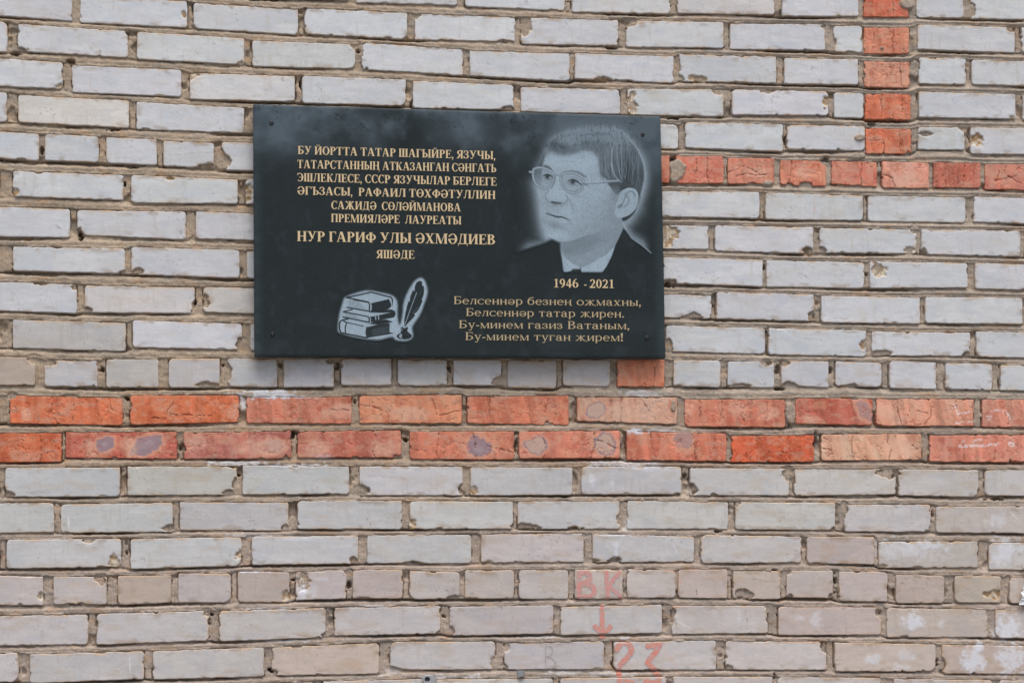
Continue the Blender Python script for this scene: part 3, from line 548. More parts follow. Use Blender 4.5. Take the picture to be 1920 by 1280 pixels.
col = base * (1 + .46 * (n - .5) + .46 * (n2 - .5))
ora = (sst(.58, .76, fbm(gu / 45, gv / 14, 53, 4)) * .35)[..., None]; col = col * (1 - ora) + lin(178, 140, 102) * ora
gre = (sst(.56, .72, fbm(gu / 60, gv / 25, 54, 4)) * .35)[..., None]; col = col * (1 - gre) + lin(134, 130, 122) * gre
rd = (sst(28, 10, np.abs(YY - 835 - 0 * XX)) * 0 + .12 * sst(890, 870, YY) * sst(735, 760, YY))[..., None]; col = col * (1 - rd) + lin(170, 120, 92) * rd
wsp = sst(.86, .92, vn(gu / 2.6, gv / 2.6, 55))[..., None] * .5; col = col * (1 - wsp) + lin(205, 198, 186) * wsp
for cx, cy, rx, ry, op in BL:
    r = np.hypot((XX - cx) / rx, (YY - cy) / ry) - 1 + 2.2 * (fbm(gu / 10, gv / 9, 86, 4) - .5)
    m = (sst(.35, -.4, r) * op * .85)[..., None]; col = col * (1 - m) + lin(220, 220, 222) * m
kc = cover[:-1, :-1] & cover[1:, :-1] & cover[:-1, 1:] & cover[1:, 1:]
MORTAR_Z, MGX, MGY = z, GX, GY
v, f, c = compact(P3(U, V, z / 1000), grid_faces(*XX.shape, ~kc), col.reshape(-1, 3))
mb = Bag(); mb.add(v, f, c)
cu, cv = inv([-62, 1988.6, 1988.6, -62], [-52, -52, 1340, 1340])
lo_u, hi_u, lo_v, hi_v = max(cu[0], cu[3]) + .012, min(cu[1], cu[2]) - .012, max(cv[0], cv[1]) + .012, min(cv[2], cv[3]) - .012
mc = lin(156, 140, 118)
for a, b, cc, d in ((UL, lo_u, VT, VB), (hi_u, UR, VT, VB), (lo_u, hi_u, VT, lo_v), (lo_u, hi_u, hi_v, VB)):
    q = P3(np.array([a, b, b, a]), np.array([cc, cc, d, d]), np.full(4, -.0065)); mb.add(q, np.array([[0, 3, 2, 1]]), np.tile(mc, (4, 1)))
mb.build('mortar', M_MORTAR, wall)
# the body of the wall behind
def box_obj(name, a, b, mat, parent=None, bev=0.0):
    (x0, y0, z0), (x1, y1, z1) = a, b
    vs = [(x0, y0, z0), (x1, y0, z0), (x1, y1, z0), (x0, y1, z0), (x0, y0, z1), (x1, y0, z1), (x1, y1, z1), (x0, y1, z1)]
    me = bpy.data.meshes.new(name); me.from_pydata(vs, [], [(0, 3, 2, 1), (4, 5, 6, 7), (0, 1, 5, 4), (1, 2, 6, 5), (2, 3, 7, 6), (3, 0, 4, 7)]); me.materials.append(mat)
    o = bpy.data.objects.new(name, me); C.objects.link(o)
    if bev > 0: m = o.modifiers.new('bevel', 'BEVEL'); m.width = bev; m.segments = 2
    if parent: o.parent = parent
    return o
M_CORE = flat_mat('wall body', lin(150, 136, 116), 0.95, 0, .2, 30)
box_obj('wall_core', (UL, 0.045, 0.0), (UR, 0.51, ZC - VT), M_CORE, wall)
for o in wall.children: o.matrix_parent_inverse = wall.matrix_world.inverted()
M_GROUND = flat_mat('worn pavement', (0.20, 0.19, 0.18), 0.95, 0, .25, 6, .3)
g = box_obj('ground', (-400, -400, -0.2), (400, 400, 0.0), M_GROUND); tag(g, kind='structure')
# ------------------------------------------------------------------ the memorial plaque
PZ = 0.034                                      # its polished face stands this far in front of the bricks
PT = 0.022                                      # thickness of the stone
CORN = [(475, 195.5), (1238.5, 218.5), (1248, 671), (477.5, 667.5)]
pc = [tuple(map(float, inv(*p, PZ))) for p in CORN]
plaque = empty('memorial_plaque', (sum(p[0] for p in pc) / 4, -PZ, ZC - sum(p[1] for p in pc) / 4))
tag(plaque, 'dark stone memorial plaque with an engraved portrait and gold lettering, screwed to the brick wall', 'plaque')

def stain(x, y):
    """pale lime haze and grime on the stone, photo pixels"""
    n = fbm(x / 46, y / 34, 301, 4); n2 = fbm(x / 16, y / 20, 302, 4); n3 = fbm(x / 70, y / 9, 303, 3)
    topd = y - (196 + (x - 475) * .03)
    a = sst(125, 5, topd) * (0.26 + .62 * sst(.34, .78, n)) * (0.40 + 1.0 * n2)
    a += 0.85 * np.exp(-((x - 525) / 40) ** 2 - ((topd - 45) / 36) ** 2) * (.4 + n)
    a += 0.45 * np.exp(-((x - 860) / 60) ** 2 - ((topd - 40) / 26) ** 2) * (.4 + n)
    a += 0.95 * np.exp(-((x - 1105) / 85) ** 2 - ((topd - 26) / 34) ** 2) * (.5 + n)
    a += 0.50 * np.exp(-((x - 1215) / 30) ** 2 - ((topd - 50) / 60) ** 2) * (.4 + n)
    a += 0.22 * sst(20, 0, x - 475 - (y - 195) * .005) * (.4 + n3) + 0.20 * sst(24, 0, 1239 + (y - 218) * .02 - x) * (.4 + n)
    a -= 0.28 * np.exp(-((x - 760) / 34) ** 2 - ((topd - 40) / 40) ** 2)
    a += 0.05 * n + 0.07 * sst(.6, .8, n2) + 0.05 * sst(.70, .8, vn(x / 1.7, y / 1.7, 308)) + 0.10 * sst(.6, .75, fbm(x / 60, y / 60, 304, 3)) * sst(560, 640, y)
    sp = sst(.80, .90, vn(x / 2.4, y / 2.8, 305)) * sst(90, 10, topd) * sst(.42, .55, fbm(x / 40, y / 20, 306, 2))
    return np.clip(a, 0, 1), sp
C_SLAB, C_HAZE, C_ETCH = lin(32, 40, 41), lin(92, 106, 115), lin(160, 178, 190)
def slab_col(x, y):
    a, sp = stain(x, y)
    base = C_SLAB * (0.88 + .24 * fbm(x / 30, y / 30, 307, 4))[..., None]
    warm = (sst(520, 660, y) * .35)[..., None]; base = base * (1 - warm) + lin(37, 43, 43) * warm
    c = base * (1 - a[..., None] * .75) + C_HAZE * (a * .75)[..., None]
    c = c * (1 - .65 * sp)[..., None]
    return c
# the stone itself
nx, ny = 300, 180
S, T = np.meshgrid(np.linspace(0, 1, nx), np.linspace(0, 1, ny))
def bil(c): return ((1 - S) * (1 - T) * c[0] + S * (1 - T) * c[1] + S * T * c[2] + (1 - S) * T * c[3])
SU, SV = bil([p[0] for p in pc]), bil([p[1] for p in pc]); SX, SY = bil([p[0] for p in CORN]), bil([p[1] for p in CORN])
ed = np.minimum(np.minimum(S * 1000, (1 - S) * 1000), np.minimum(T * 600, (1 - T) * 600))
fz = PZ - 0.0012 * np.maximum(0, 1 - ed / 3.0) ** 2
vs = P3(SU, SV, fz); fs = grid_faces(ny, nx); cs = slab_col(SX, SY).reshape(-1, 3)
bd = np.concatenate([np.arange(nx), np.arange(1, ny) * nx + nx - 1, (ny - 1) * nx + np.arange(nx - 2, -1, -1), np.arange(ny - 2, 0, -1) * nx])
back = vs[bd].copy(); back[:, 1] = -(PZ - PT); nb = len(bd); off = len(vs)
cen = back.mean(0)[None]; i = np.arange(nb); j = (i + 1) % nb
side = np.stack([bd[i], bd[j], off + j, off + i], 1); backf = np.stack([off + i, off + j, np.full(nb, off + nb), np.full(nb, off + nb)], 1)
backf = np.stack([off + i[::2], off + (i[::2] + 1) % nb, off + (i[::2] + 2) % nb, np.full(len(i[::2]), off + nb)], 1)
sidec = np.clip(cs[bd] * .9 + .004, 0, 1)
# separate rim so the arris stays crisp
rim = vs[bd].copy(); rim_i = off + nb + 1 + np.arange(nb); side = np.stack([rim_i[i], rim_i[j], off + j, off + i], 1)
allv = np.concatenate([vs, back, cen, rim]); allc = np.concatenate([cs, np.tile(C_SLAB, (nb + 1, 1)), sidec])
slab = hang(raw_mesh('slab', allv, np.concatenate([fs, side, backf]), M_SLAB, None, allc), plaque)

# a small drawing kit: the engraver's raster, 0 = bare stone, 1 = full tone
class Pad:
    def __init__(s, x0, y0, x1, y1, k, step):
        s.k = k; s.x0, s.y0 = x0, y0
        s.gx, s.gy = np.arange(x0, x1, step), np.arange(y0, y1, step)
        s.X, s.Y = np.meshgrid(s.gx, s.gy)
        s.zx, s.zy = (s.X - x0) * k, (s.Y - y0) * k; s.a = np.zeros(s.X.shape)
    def mixin(s, m, val): s.a = s.a * (1 - m) + np.asarray(val) * m
    def box(s, q, pad):
        xs = [p[0] - s.zx[0, 0] for p in q]; ys = [p[1] - s.zy[0, 0] for p in q]; st = (s.gx[1] - s.gx[0]) * s.k
        a = max(0, int((min(xs) - pad) / st)); b = min(len(s.gx), int((max(xs) + pad) / st) + 2)
        c = max(0, int((min(ys) - pad) / st)); d = min(len(s.gy), int((max(ys) + pad) / st) + 2)
        return np.s_[c:d, a:b]
    def poly(s, q, val, soft=4, op=1.0):
        w = s.box(q, soft * 2)
        if s.a[w].size == 0: return
        m = sst(soft, -soft, polysd(s.zx[w], s.zy[w], q)) * op
        v = val[w] if isinstance(val, np.ndarray) else val
        s.a[w] = s.a[w] * (1 - m) + v * m
    def line(s, q, wd, val, soft=3, op=1.0, taper=False):
        w = s.box(q, wd + soft * 2)
        if s.a[w].size == 0: return
        if taper:
            n = len(q) - 1; m = np.zeros(s.a[w].shape)
            for i in range(n):
                f = math.sin(math.pi * (i + .5) / n) * .7 + .3
                m = np.maximum(m, sst(wd * f * .5 + soft, max(0, wd * f * .5 - soft * .5), segd(s.zx[w], s.zy[w], q[i:i + 2])))
        else: m = sst(wd * .5 + soft, max(0, wd * .5 - soft * .5), segd(s.zx[w], s.zy[w], q))
        m = m * op; s.a[w] = s.a[w] * (1 - m) + val * m
    def blob(s, cx, cy, rx, ry, val, op, an=0):
        c, n = math.cos(math.radians(an)), math.sin(math.radians(an))
        ex = ((s.zx - cx) * c + (s.zy - cy) * n) / rx; ey = (-(s.zx - cx) * n + (s.zy - cy) * c) / ry
        m = np.exp(-(ex * ex + ey * ey)) * op; s.a = s.a * (1 - m) + val * m
def smooth(q, closed=False, n=6):
    """Catmull-Rom through the points"""
    q = [np.array(p, float) for p in q]; m = len(q); out = []
    for i in range(m if closed else m - 1):
        g = (lambda j: q[j % m]) if closed else (lambda j: q[min(max(j, 0), m - 1)])
        p0, p1, p2, p3 = g(i - 1), g(i), g(i + 1), g(i + 2)
        for t in np.arange(n) / n:
            out.append(tuple(.5 * ((2 * p1) + (p2 - p0) * t + (2 * p0 - 5 * p1 + 4 * p2 - p3) * t * t + (3 * p1 - p0 - 3 * p2 + p3) * t ** 3)))
    if not closed: out.append(tuple(q[-1]))
    return out
def etch(name, pad, lift, label, fade=None):
    a = np.clip(pad.a, 0, 1)
    if fade is not None: a = a * fade
    kp = np.maximum(np.maximum(a[:-1, :-1], a[1:, :-1]), np.maximum(a[:-1, 1:], a[1:, 1:])) > 0.015
    u, v = inv(pad.X, pad.Y, PZ + lift)
    c = slab_col(pad.X, pad.Y); st, _ = stain(pad.X, pad.Y)
    gr = 1 + .30 * (vn(pad.X / 1.5, pad.Y / 1.5, 312) - .5) + .10 * (fbm(pad.X / 1.6, pad.Y / 1.6, 310, 2) - .5) + .10 * (fbm(pad.X / 14, pad.Y / 14, 311, 3) - .5)
    w = (a ** 1.7)[..., None]
    c = c * (1 - w) + (C_ETCH * gr[..., None]) * w
    vv, ff, cc = compact(P3(u, v, np.full(u.shape, PZ + lift)), grid_faces(*pad.X.shape, kp), c.reshape(-1, 3))
    o = hang(raw_mesh(name, vv, ff, M_SLAB, None, cc), plaque); o['label'] = label; return o

# ---- portrait (drawn in units of the enlarged photograph)
p = Pad(958, 221, 1237, 516, 4.268, 0.62); p.zx = (p.X - 960) * p.k; p.zy = (p.Y - 220) * p.k
zx, zy = p.zx, p.zy
def glow(pts, reach, amp, side=None):
    d = segd(zx, zy, pts); g = amp * np.exp(-(d / reach) ** 1.25)
    if side is not None: g = g * side
    p.a = np.maximum(p.a, g)
glow(smooth([(200, 400), (245, 300), (275, 220), (330, 150), (420, 105)]), 42, .42)
glow(smooth([(420, 105), (560, 75), (700, 75), (820, 85)]), 60, .40)
glow(smooth([(820, 85), (930, 155), (1010, 255), (1060, 380), (1070, 500), (1040, 640), (1000, 740), (930, 830)]), 46, .72)
glow([(1000, 720), (950, 800), (905, 850)], 62, .80)
glow(smooth([(205, 540), (225, 640), (238, 760), (255, 870), (280, 955)]), 66, .90)
glow(smooth([(310, 975), (230, 1010), (140, 1035), (40, 1075)]), 46, .70, sst(0, 140, zx) * sst(50, -40, zy - np.interp(zx, [0, 40, 140, 230, 330], [1085, 1075, 1040, 1012, 968])))
glow(smooth([(893, 840), (915, 905), (955, 962), (1040, 1020), (1110, 1082)]), 50, .80, sst(34, -26, zy - np.interp(zx, [880, 915, 955, 1040, 1115], [850, 905, 962, 1020, 1085])) * sst(1130, 1040, zx))
# neck, face, ear, hair
neck = smooth([(380, 960), (384, 1050), (440, 1130), (550, 1207), (650, 1160), (760, 1085), (830, 1015), (872, 930), (895, 850), (880, 760), (700, 760)], True)
p.poly(neck, .80, 4); p.blob(500, 1040, 170, 52, .58, .75, -10); p.blob(660, 980, 130, 46, .62, .6, -26); p.blob(830, 940, 34, 120, .62, .5, 20); p.blob(640, 1110, 110, 50, .74, .5, -30); p.blob(520, 1170, 60, 30, .76, .5)
p.poly(smooth([(383, 1045), (400, 1160), (412, 1236), (470, 1230), (545, 1208), (480, 1165), (425, 1115)]), .96, 4)
p.poly([(548, 1210), (640, 1165), (760, 1088), (828, 1022), (800, 1110), (760, 1190), (722, 1244), (560, 1244)], .97, 5)
face = smooth([(300, 262), (258, 330), (243, 395), (236, 470), (232, 560), (226, 640), (240, 700), (252, 770), (262, 830), (266, 890), (282, 940), (322, 976), (380, 1000), (450, 1000), (560, 966), (670, 925), (770, 880), (850, 820), (880, 700), (860, 560), (800, 470), (720, 380), (690, 280), (560, 240), (420, 250)], True)
p.poly(face, .93, 4)
# the jaw runs softly into the neck on the near side
p.blob(800, 850, 70, 60, .80, .9, -40)
n = fbm(zx / 60, zy / 60, 400, 3)
p.a = p.a * (1 - .10 * (n - .4) * (p.a > .6))
for b in ((800, 800, 120, 160, .68, .75, 20), (620, 860, 190, 120, .82, .6, -20), (600, 1000, 200, 50, .62, .75, -18), (300, 760, 40, 110, .82, .5, 0), (740, 940, 120, 70, .74, .5, -35), (480, 1060, 110, 60, .66, .5, 15), (760, 640, 60, 90, .80, .5, 0), (590, 760, 60, 120, .86, .4, 15), (255, 500, 26, 140, .80, .35, 0), (250, 700, 20, 90, .80, .35, 0), (258, 860, 20, 60, .80, .35, 0),
          (520, 690, 60, 40, .97, .5, 0), (720, 720, 90, 130, .78, .5, 15), (850, 640, 40, 60, .66, .5, 0), (430, 900, 90, 40, .84, .4, 10), (560, 900, 120, 40, .74, .5, -18), (660, 420, 60, 90, .84, .5, 0), (300, 660, 60, 30, .84, .4, 0), (520, 620, 80, 24, .82, .5, 8), (250, 610, 26, 60, .80, .4, 0), (560, 300, 150, 30, .80, .4, 0), (345, 300, 70, 24, .78, .4, 0), (470, 860, 60, 50, .84, .4, 30), (505, 740, 18, 60, .80, .5, -14), (560, 360, 120, 60, 1.0, .6, 0), (360, 350, 80, 40, 1.0, .5, 0), (340, 600, 50, 60, 1.0, .6, 0), (380, 940, 70, 30, .98, .6, 0), (650, 620, 90, 60, .97, .5, 0), (450, 760, 50, 40, .97, .4, 0)):
    p.blob(*b)
p.line(smooth([(322, 976), (380, 1000), (450, 1002), (540, 976), (620, 945)]), 6, .58, 16, .6, True)
hair = smooth([(262, 300), (290, 205), (350, 145), (450, 108), (600, 82), (740, 78), (855, 112), (950, 185), (1018, 290), (1050, 400), (1050, 500), (1028, 600), (1008, 622), (985, 575), (930, 558), (905, 552), (860, 545), (790, 530), (760, 490), (715, 465), (700, 400), (688, 320), (640, 268), (560, 262), (500, 284), (430, 296), (370, 282), (320, 262)], True)
st, _ = stain(p.X, p.Y)
hv = .30 + .30 * fbm(zx / 16, zy / 95, 402, 3) + .10 * (fbm(zx / 90, zy / 14, 403, 3) - .5)
hv = hv * .95 + .05 + .28 * sst(350, 110, zy) - .16 * sst(820, 960, zx) * sst(250, 380, zy)
for sf, op in ((34, .55), (20, .6), (9, .6)):
    p.poly(hair, np.clip(hv, .08, .8), sf, op)
front = smooth([(275, 285), (300, 215), (380, 175), (520, 165), (650, 180), (700, 260), (640, 275), (540, 262), (470, 300), (380, 305), (320, 280)], True)
p.poly(front, np.clip(hv * .9 + .04, .1, .8), 30, .5)
for b in ((385, 238, 95, 34, .20, .9, 8), (330, 215, 40, 40, .28, .8, 0), (440, 262, 70, 18, .36, .6, -8), (620, 208, 80, 30, .34, .75, 0), (560, 245, 60, 20, .5, .5, 0), (650, 140, 130, 14, .30, .5, 0), (740, 250, 60, 60, .46, .5, 0), (960, 430, 70, 120, .14, .85, 0), (900, 470, 45, 70, .18, .75, 0), (985, 300, 30, 80, .26, .6, -10), (760, 400, 40, 90, .48, .5, 0), (1000, 560, 26, 60, .42, .5, 0), (500, 140, 60, 20, .62, .5, 0), (800, 170, 60, 30, .58, .5, 0)):
    p.blob(*b)
rs = np.random.RandomState(5)
for q in range(26):                              # fringe falling on the forehead
    x = rs.uniform(300, 690); y = 262 + 26 * math.sin((x - 300) / 60) * .4; p.line(smooth([(x - 22, y - 46), (x - 4, y - 14), (x + rs.uniform(4, 26), y + rs.uniform(4, 26))]), rs.uniform(2, 4.5), rs.choice([.34, .42, .6]), 3, rs.uniform(.3, .65))
def strand(x, y0, y1, bend, wd, val, op): p.line(smooth([(x, y0), (x + bend * .25, y0 * .65 + y1 * .35), (x + bend * .55, y0 * .3 + y1 * .7), (x + bend, y1)]), wd, val, 2.2, op)
for q in range(84):
    x = rs.uniform(705, 1030); strand(x, rs.uniform(180, 320) + max(0, x - 950) * 1.0, rs.uniform(400, 545), rs.uniform(-8, 55) * (1 if x < 880 else -.3), rs.uniform(1.5, 3.5), rs.choice([.18, .26, .62, .7, .78]), rs.uniform(.3, .7))
for q in range(54):
    x = rs.uniform(290, 720); y = rs.uniform(110, 250); p.line(smooth([(x, y), (x + 40, y - rs.uniform(-4, 12)), (x + rs.uniform(70, 120), y + rs.uniform(-4, 16))]), rs.uniform(1.5, 3), rs.choice([.24, .32, .62, .7, .76]), 2.4, rs.uniform(.25, .55))
for q, wd, vl in (([(800, 250), (798, 380), (815, 450), (875, 532)], 8, .80), ([(835, 240), (850, 380), (868, 470), (882, 525)], 4, .72), ([(720, 440), (750, 480), (790, 500)], 3, .30), ([(770, 420), (790, 470), (830, 505)], 3, .26), ([(960, 350), (975, 400), (962, 470)], 5, .60), ([(905, 360), (915, 430), (905, 490)], 4, .62), ([(540, 170), (640, 152), (760, 160)], 4, .66), ([(545, 150), (650, 128), (740, 135)], 3, .28)):
    p.line(smooth(q), wd, vl, 3, .85)
p.poly(smooth([(770, 528), (830, 516), (900, 530), (915, 556), (880, 580), (845, 620), (815, 600), (790, 560)], True), .24, 10, .85)
p.blob(820, 620, 34, 60, .66, .7, 10)
# temple line of the forehead on the far side, brows
p.line(smooth([(288, 262), (268, 310), (250, 370), (244, 400)]), 7, .62, 6, .8)
p.line(smooth([(258, 388), (290, 402), (322, 432)]), 20, .36, 9, .85, True)
p.line(smooth([(420, 442), (480, 436), (540, 448), (592, 478)]), 18, .48, 10, .75, True)
# spectacles: far lens, near lens, bridge, temple
far = smooth([(168, 432), (186, 408), (240, 404), (298, 424), (334, 452), (332, 500), (312, 548), (272, 570), (228, 560), (192, 532), (172, 488)], True); far.append(far[0])
near = smooth([(392, 472), (412, 450), (470, 442), (532, 458), (566, 492), (568, 540), (550, 584), (500, 604), (450, 594), (412, 562), (394, 514)], True); near.append(near[0])
p.poly(far[:-1], .74, 8, .55); p.poly(near[:-1], .80, 8, .5)
p.blob(215, 500, 22, 50, .62, .6, 10); p.blob(262, 520, 18, 40, .92, .5)
for loop in (far, near):
    p.line(loop, 21, .48, 4, .8); p.line(loop, 11, .95, 2.5, .95); p.line(loop, 2.5, .66, 1.6, .6)
p.line([(330, 462), (360, 458), (392, 468)], 12, .60, 4, .8); p.line([(330, 458), (360, 454), (392, 463)], 5, .93, 2.5, .9)
p.line([(566, 532), (640, 530), (740, 522), (850, 512)], 11, .62, 6, .7); p.line([(568, 522), (640, 520), (740, 513), (850, 505)], 6, .97, 2.5, .95); p.line([(572, 528), (608, 548)], 8, .45, 4, .8)
p.line([(142, 436), (168, 442)], 15, .80, 4, 1)
# eyes
p.blob(285, 486, 42, 28, .72, .55); p.line(smooth([(250, 468), (276, 460), (302, 464), (326, 482)]), 11, .16, 4, .92, True); p.blob(284, 476, 17, 16, .05, .98); p.blob(306, 482, 9, 7, .92, .7); p.line([(262, 494), (300, 500), (322, 492)], 5, .58, 4, .7)
p.blob(490, 520, 56, 34, .74, .55); p.line(smooth([(450, 512), (476, 500), (506, 506), (534, 524), (558, 544)]), 12, .18, 4, .92, True); p.blob(486, 518, 20, 17, .10, .98); p.blob(516, 526, 10, 7, .90, .6); p.blob(462, 516, 7, 6, .88, .5); p.line([(455, 538), (500, 546), (535, 544)], 5, .62, 5, .6); p.line(smooth([(455, 480), (500, 478), (548, 506)]), 5, .68, 5, .6)
# nose
p.line(smooth([(345, 475), (338, 520), (318, 560)]), 12, .62, 10, .7); p.line(smooth([(292, 590), (272, 620), (272, 652), (300, 678), (340, 690)]), 5, .58, 5, .75)
p.line(smooth([(340, 690), (380, 694), (420, 684), (446, 656), (440, 636)]), 6, .55, 6, .75); p.line(smooth([(316, 676), (350, 686), (392, 686)]), 17, .16, 6, .9, True); p.blob(375, 700, 80, 22, .66, .6, -4)
p.line(smooth([(430, 625), (462, 665), (482, 720), (492, 770)]), 6, .74, 9, .7); p.blob(352, 640, 40, 26, .98, .5)
# mouth, chin
for q, wd, vl, op in (([(330, 330), (430, 318), (540, 330), (620, 345)], 4, .84, .5), ([(340, 365), (440, 350), (560, 366)], 4, .85, .5), ([(600, 560), (640, 580), (660, 600)], 4, .80, .5), ([(600, 545), (650, 556), (680, 570)], 4, .80, .5), ([(505, 625), (540, 640), (580, 634)], 5, .80, .5), ([(500, 800), (520, 850), (510, 900)], 5, .80, .5), ([(640, 940), (700, 980), (760, 990)], 5, .58, .5), ([(430, 1060), (520, 1090), (640, 1060)], 5, .56, .5)):
    p.line(smooth(q), wd, vl, 5, op)
p.line(smooth([(282, 766), (320, 784), (360, 796), (405, 800), (458, 822)]), 11, .18, 4, .92, True); p.line(smooth([(276, 768), (300, 782)]), 8, .45, 5, .6)
p.blob(345, 862, 75, 30, .62, .65, 16); p.blob(340, 752, 60, 14, .80, .5, 8); p.blob(400, 832, 50, 12, .97, .5, 10); p.blob(470, 830, 18, 22, .78, .5)
# ear
ear = smooth([(850, 655), (862, 612), (892, 580), (935, 564), (985, 576), (1010, 622), (1004, 690), (985, 738), (940, 780), (880, 802), (835, 792), (818, 745), (828, 695)], True)
p.poly(smooth([(985, 700), (1000, 715), (975, 770), (930, 815), (888, 830), (884, 800), (940, 778)], True), .12, 6, .95)
p.poly(ear, .88, 4)
p.line(smooth([(850, 722), (885, 690), (905, 640), (925, 602), (965, 596), (985, 630)]), 9, .56, 6, .8); p.line(smooth([(905, 612), (930, 640), (928, 685), (900, 715)]), 10, .60, 7, .7); p.blob(868, 710, 16, 14, .40, .7); p.line(smooth([(880, 592), (935, 572), (985, 586), (1004, 630)]), 7, .98, 4, .8); p.blob(880, 770, 34, 24, .95, .5); p.line(smooth([(852, 650), (828, 695), (820, 745)]), 5, .70, 6, .7)
# bright outline of the head, suit, tie
p.line(smooth([(820, 88), (930, 160), (1008, 262), (1056, 380), (1064, 490), (1034, 625)]), 8, .88, 9, .75)
p.line(smooth([(300, 200), (350, 150), (420, 118)]), 5, .70, 6, .6); p.line(smooth([(420, 118), (560, 72), (700, 66), (820, 88)]), 4, .62, 5, .45)
p.line(smooth([(893, 850), (915, 908), (956, 966), (1040, 1024), (1112, 1086)]), 6, .92, 8, .8)
suit_l = [(318, 978), (384, 1006), (384, 1060), (398, 1150), (412, 1240), (0, 1262), (0, 1090), (60, 1076), (150, 1046), (232, 1020)]
suit_r = [(892, 890), (872, 935), (832, 1020), (800, 1112), (760, 1192), (720, 1250), (1195, 1262), (1195, 1090), (1112, 1092), (1040, 1030), (956, 972), (914, 912)]
p.poly(suit_l, .0, 15); p.poly(suit_r, .0, 9)
p.poly([(470, 1232), (486, 1212), (545, 1212), (556, 1236), (545, 1262), (470, 1262)], .10, 4, .95); p.line([(486, 1216), (540, 1216)], 4, .6, 3, .6)
p.a = p.a * sst(1252, 1226, zy)
speck = np.maximum(sst(.82, .9, vn(p.X / 2.4, p.Y / 2.8, 305)), sst(.70, .82, vn(p.X / 2.2, p.Y / 16, 309)) * .6) * sst(360, 150, zy)
p.a = p.a * (1 - .5 * speck); p.a = p.a * (1 - .22 * sst(330, 60, zy))
etch('portrait', p, 0.0006, 'engraved grey portrait of a man in glasses, suit and tie')

# ---- books and quill
e = Pad(628, 514, 808, 644, 9.143, 0.42); e.zx = (e.X - 620) * e.k; e.zy = (e.Y - 510) * e.k
halo = smooth([(250, 430), (450, 350), (640, 312), (850, 345), (1040, 392), (1120, 455), (1150, 560), (1150, 720), (1175, 880), (1200, 840), (1232, 700), (1242, 560), (1290, 400), (1375, 240), (1450, 140), (1540, 95), (1612, 140), (1660, 280), (1655, 400), (1600, 560), (1540, 720), (1440, 870), (1400, 960), (1415, 1080), (1375, 1150), (1270, 1182), (1120, 1165), (1060, 1115), (960, 1130), (830, 1160), (640, 1150), (400, 1110), (180, 1048), (122, 1000), (128, 850), (152, 700), (205, 520)], True)
e.poly(halo, .94, 34)
e.blob(1185, 760, 26, 110, .10, .8)
K = .07
for q, sf in (([(285, 436), (700, 345), (1040, 432), (1062, 470), (1058, 560), (1040, 620), (985, 640), (1100, 662), (1118, 720), (1090, 770), (940, 812), (1060, 850), (1010, 870), (610, 945), (790, 890), (640, 872), (680, 690), (660, 560), (400, 480)], 6),):
    pass
e.line([(270, 438), (690, 346), (1035, 432), (1058, 470), (1052, 560)], 20, K, 5)
e.line([(285, 440), (640, 512), (668, 545), (664, 672), (280, 604)], 20, K, 5)
e.poly([(690, 535), (1000, 462), (1035, 540), (1040, 590), (980, 640), (720, 690), (690, 660), (702, 600)], K, 6)
e.line(smooth([(1018, 462), (1046, 520), (1044, 590)]), 8, .95, 4)
e.line([(682, 530), (700, 590), (690, 650)], 12, .95, 4)
for y in range(5): e.line([(305, 490 + y * 24), (500 + y * 24, 528 + y * 25)], 5, .38, 4, .8)
e.line([(395, 478), (640, 520)], 12, K, 5)
e.line([(215, 680), (370, 640)], 16, K, 5); e.line([(225, 684), (620, 756), (662, 785), (660, 862), (210, 770)], 20, K, 5)
e.poly([(670, 668), (1040, 640), (1100, 668), (1115, 720), (1088, 775), (900, 812), (690, 866), (690, 800), (672, 770), (1020, 690), (840, 708), (660, 700)], K, 6)
e.poly([(400, 648), (640, 690), (900, 700), (1030, 688), (860, 730), (680, 762), (330, 690)], .94, 6)
for y in range(4): e.line([(245, 716 + y * 22), (430 + y * 40, 750 + y * 26)], 5, .38, 4, .8)
for xx in (768, 818): e.line([(xx, 730), (xx + 6, 812)], 14, .92, 5)
e.line([(680, 790), (684, 850)], 10, .9, 4)
e.line([(830, 860), (1050, 850)], 14, K, 6); e.poly([(790, 830), (950, 812), (1060, 852), (830, 900), (660, 890)], K, 8)
e.line(smooth([(300, 800), (200, 825), (160, 860), (150, 950), (175, 1030), (215, 1050)]), 22, K, 5); e.line([(215, 1046), (620, 1126)], 20, K, 5)
e.line(smooth([(225, 840), (268, 870), (250, 950), (255, 1040)]), 18, K, 5); e.line([(250, 858), (560, 925)], 14, K, 5, .9)
e.poly([(620, 945), (800, 900), (1010, 870), (1010, 1030), (1060, 1048), (620, 1126), (605, 1040)], .10, 6)
for y in range(6): e.line([(720 - 0 * y, 985 + y * 20), (1010, 905 + y * 24)], 7, .55, 6, .55)
e.line([(620, 945), (605, 1030), (622, 1125)], 16, K, 5); e.line([(625, 1118), (1060, 1046)], 14, K, 5)
e.poly([(610, 1010), (1012, 915), (1012, 880), (620, 945)], .10, 6, .5)
feather = [(1520, 150), (1562, 160), (1570, 235), (1596, 240), (1602, 330), (1590, 400), (1562, 470), (1575, 500), (1545, 560), (1530, 600), (1480, 680), (1430, 720), (1450, 740), (1390, 810), (1330, 870), (1275, 940), (1262, 930), (1262, 820), (1285, 690), (1330, 500), (1352, 510), (1368, 410), (1412, 310), (1440, 330), (1442, 250), (1470, 180)]
e.poly(feather, K, 6); e.line([(1262, 930), (1330, 740), (1410, 520), (1475, 350)], 11, .78, 5); e.line([(1410, 700), (1500, 600)], 8, .5, 7, .7); e.line([(1430, 720), (1520, 640)], 6, .45, 6, .5); e.line([(1530, 380), (1565, 310)], 8, .4, 8, .5)
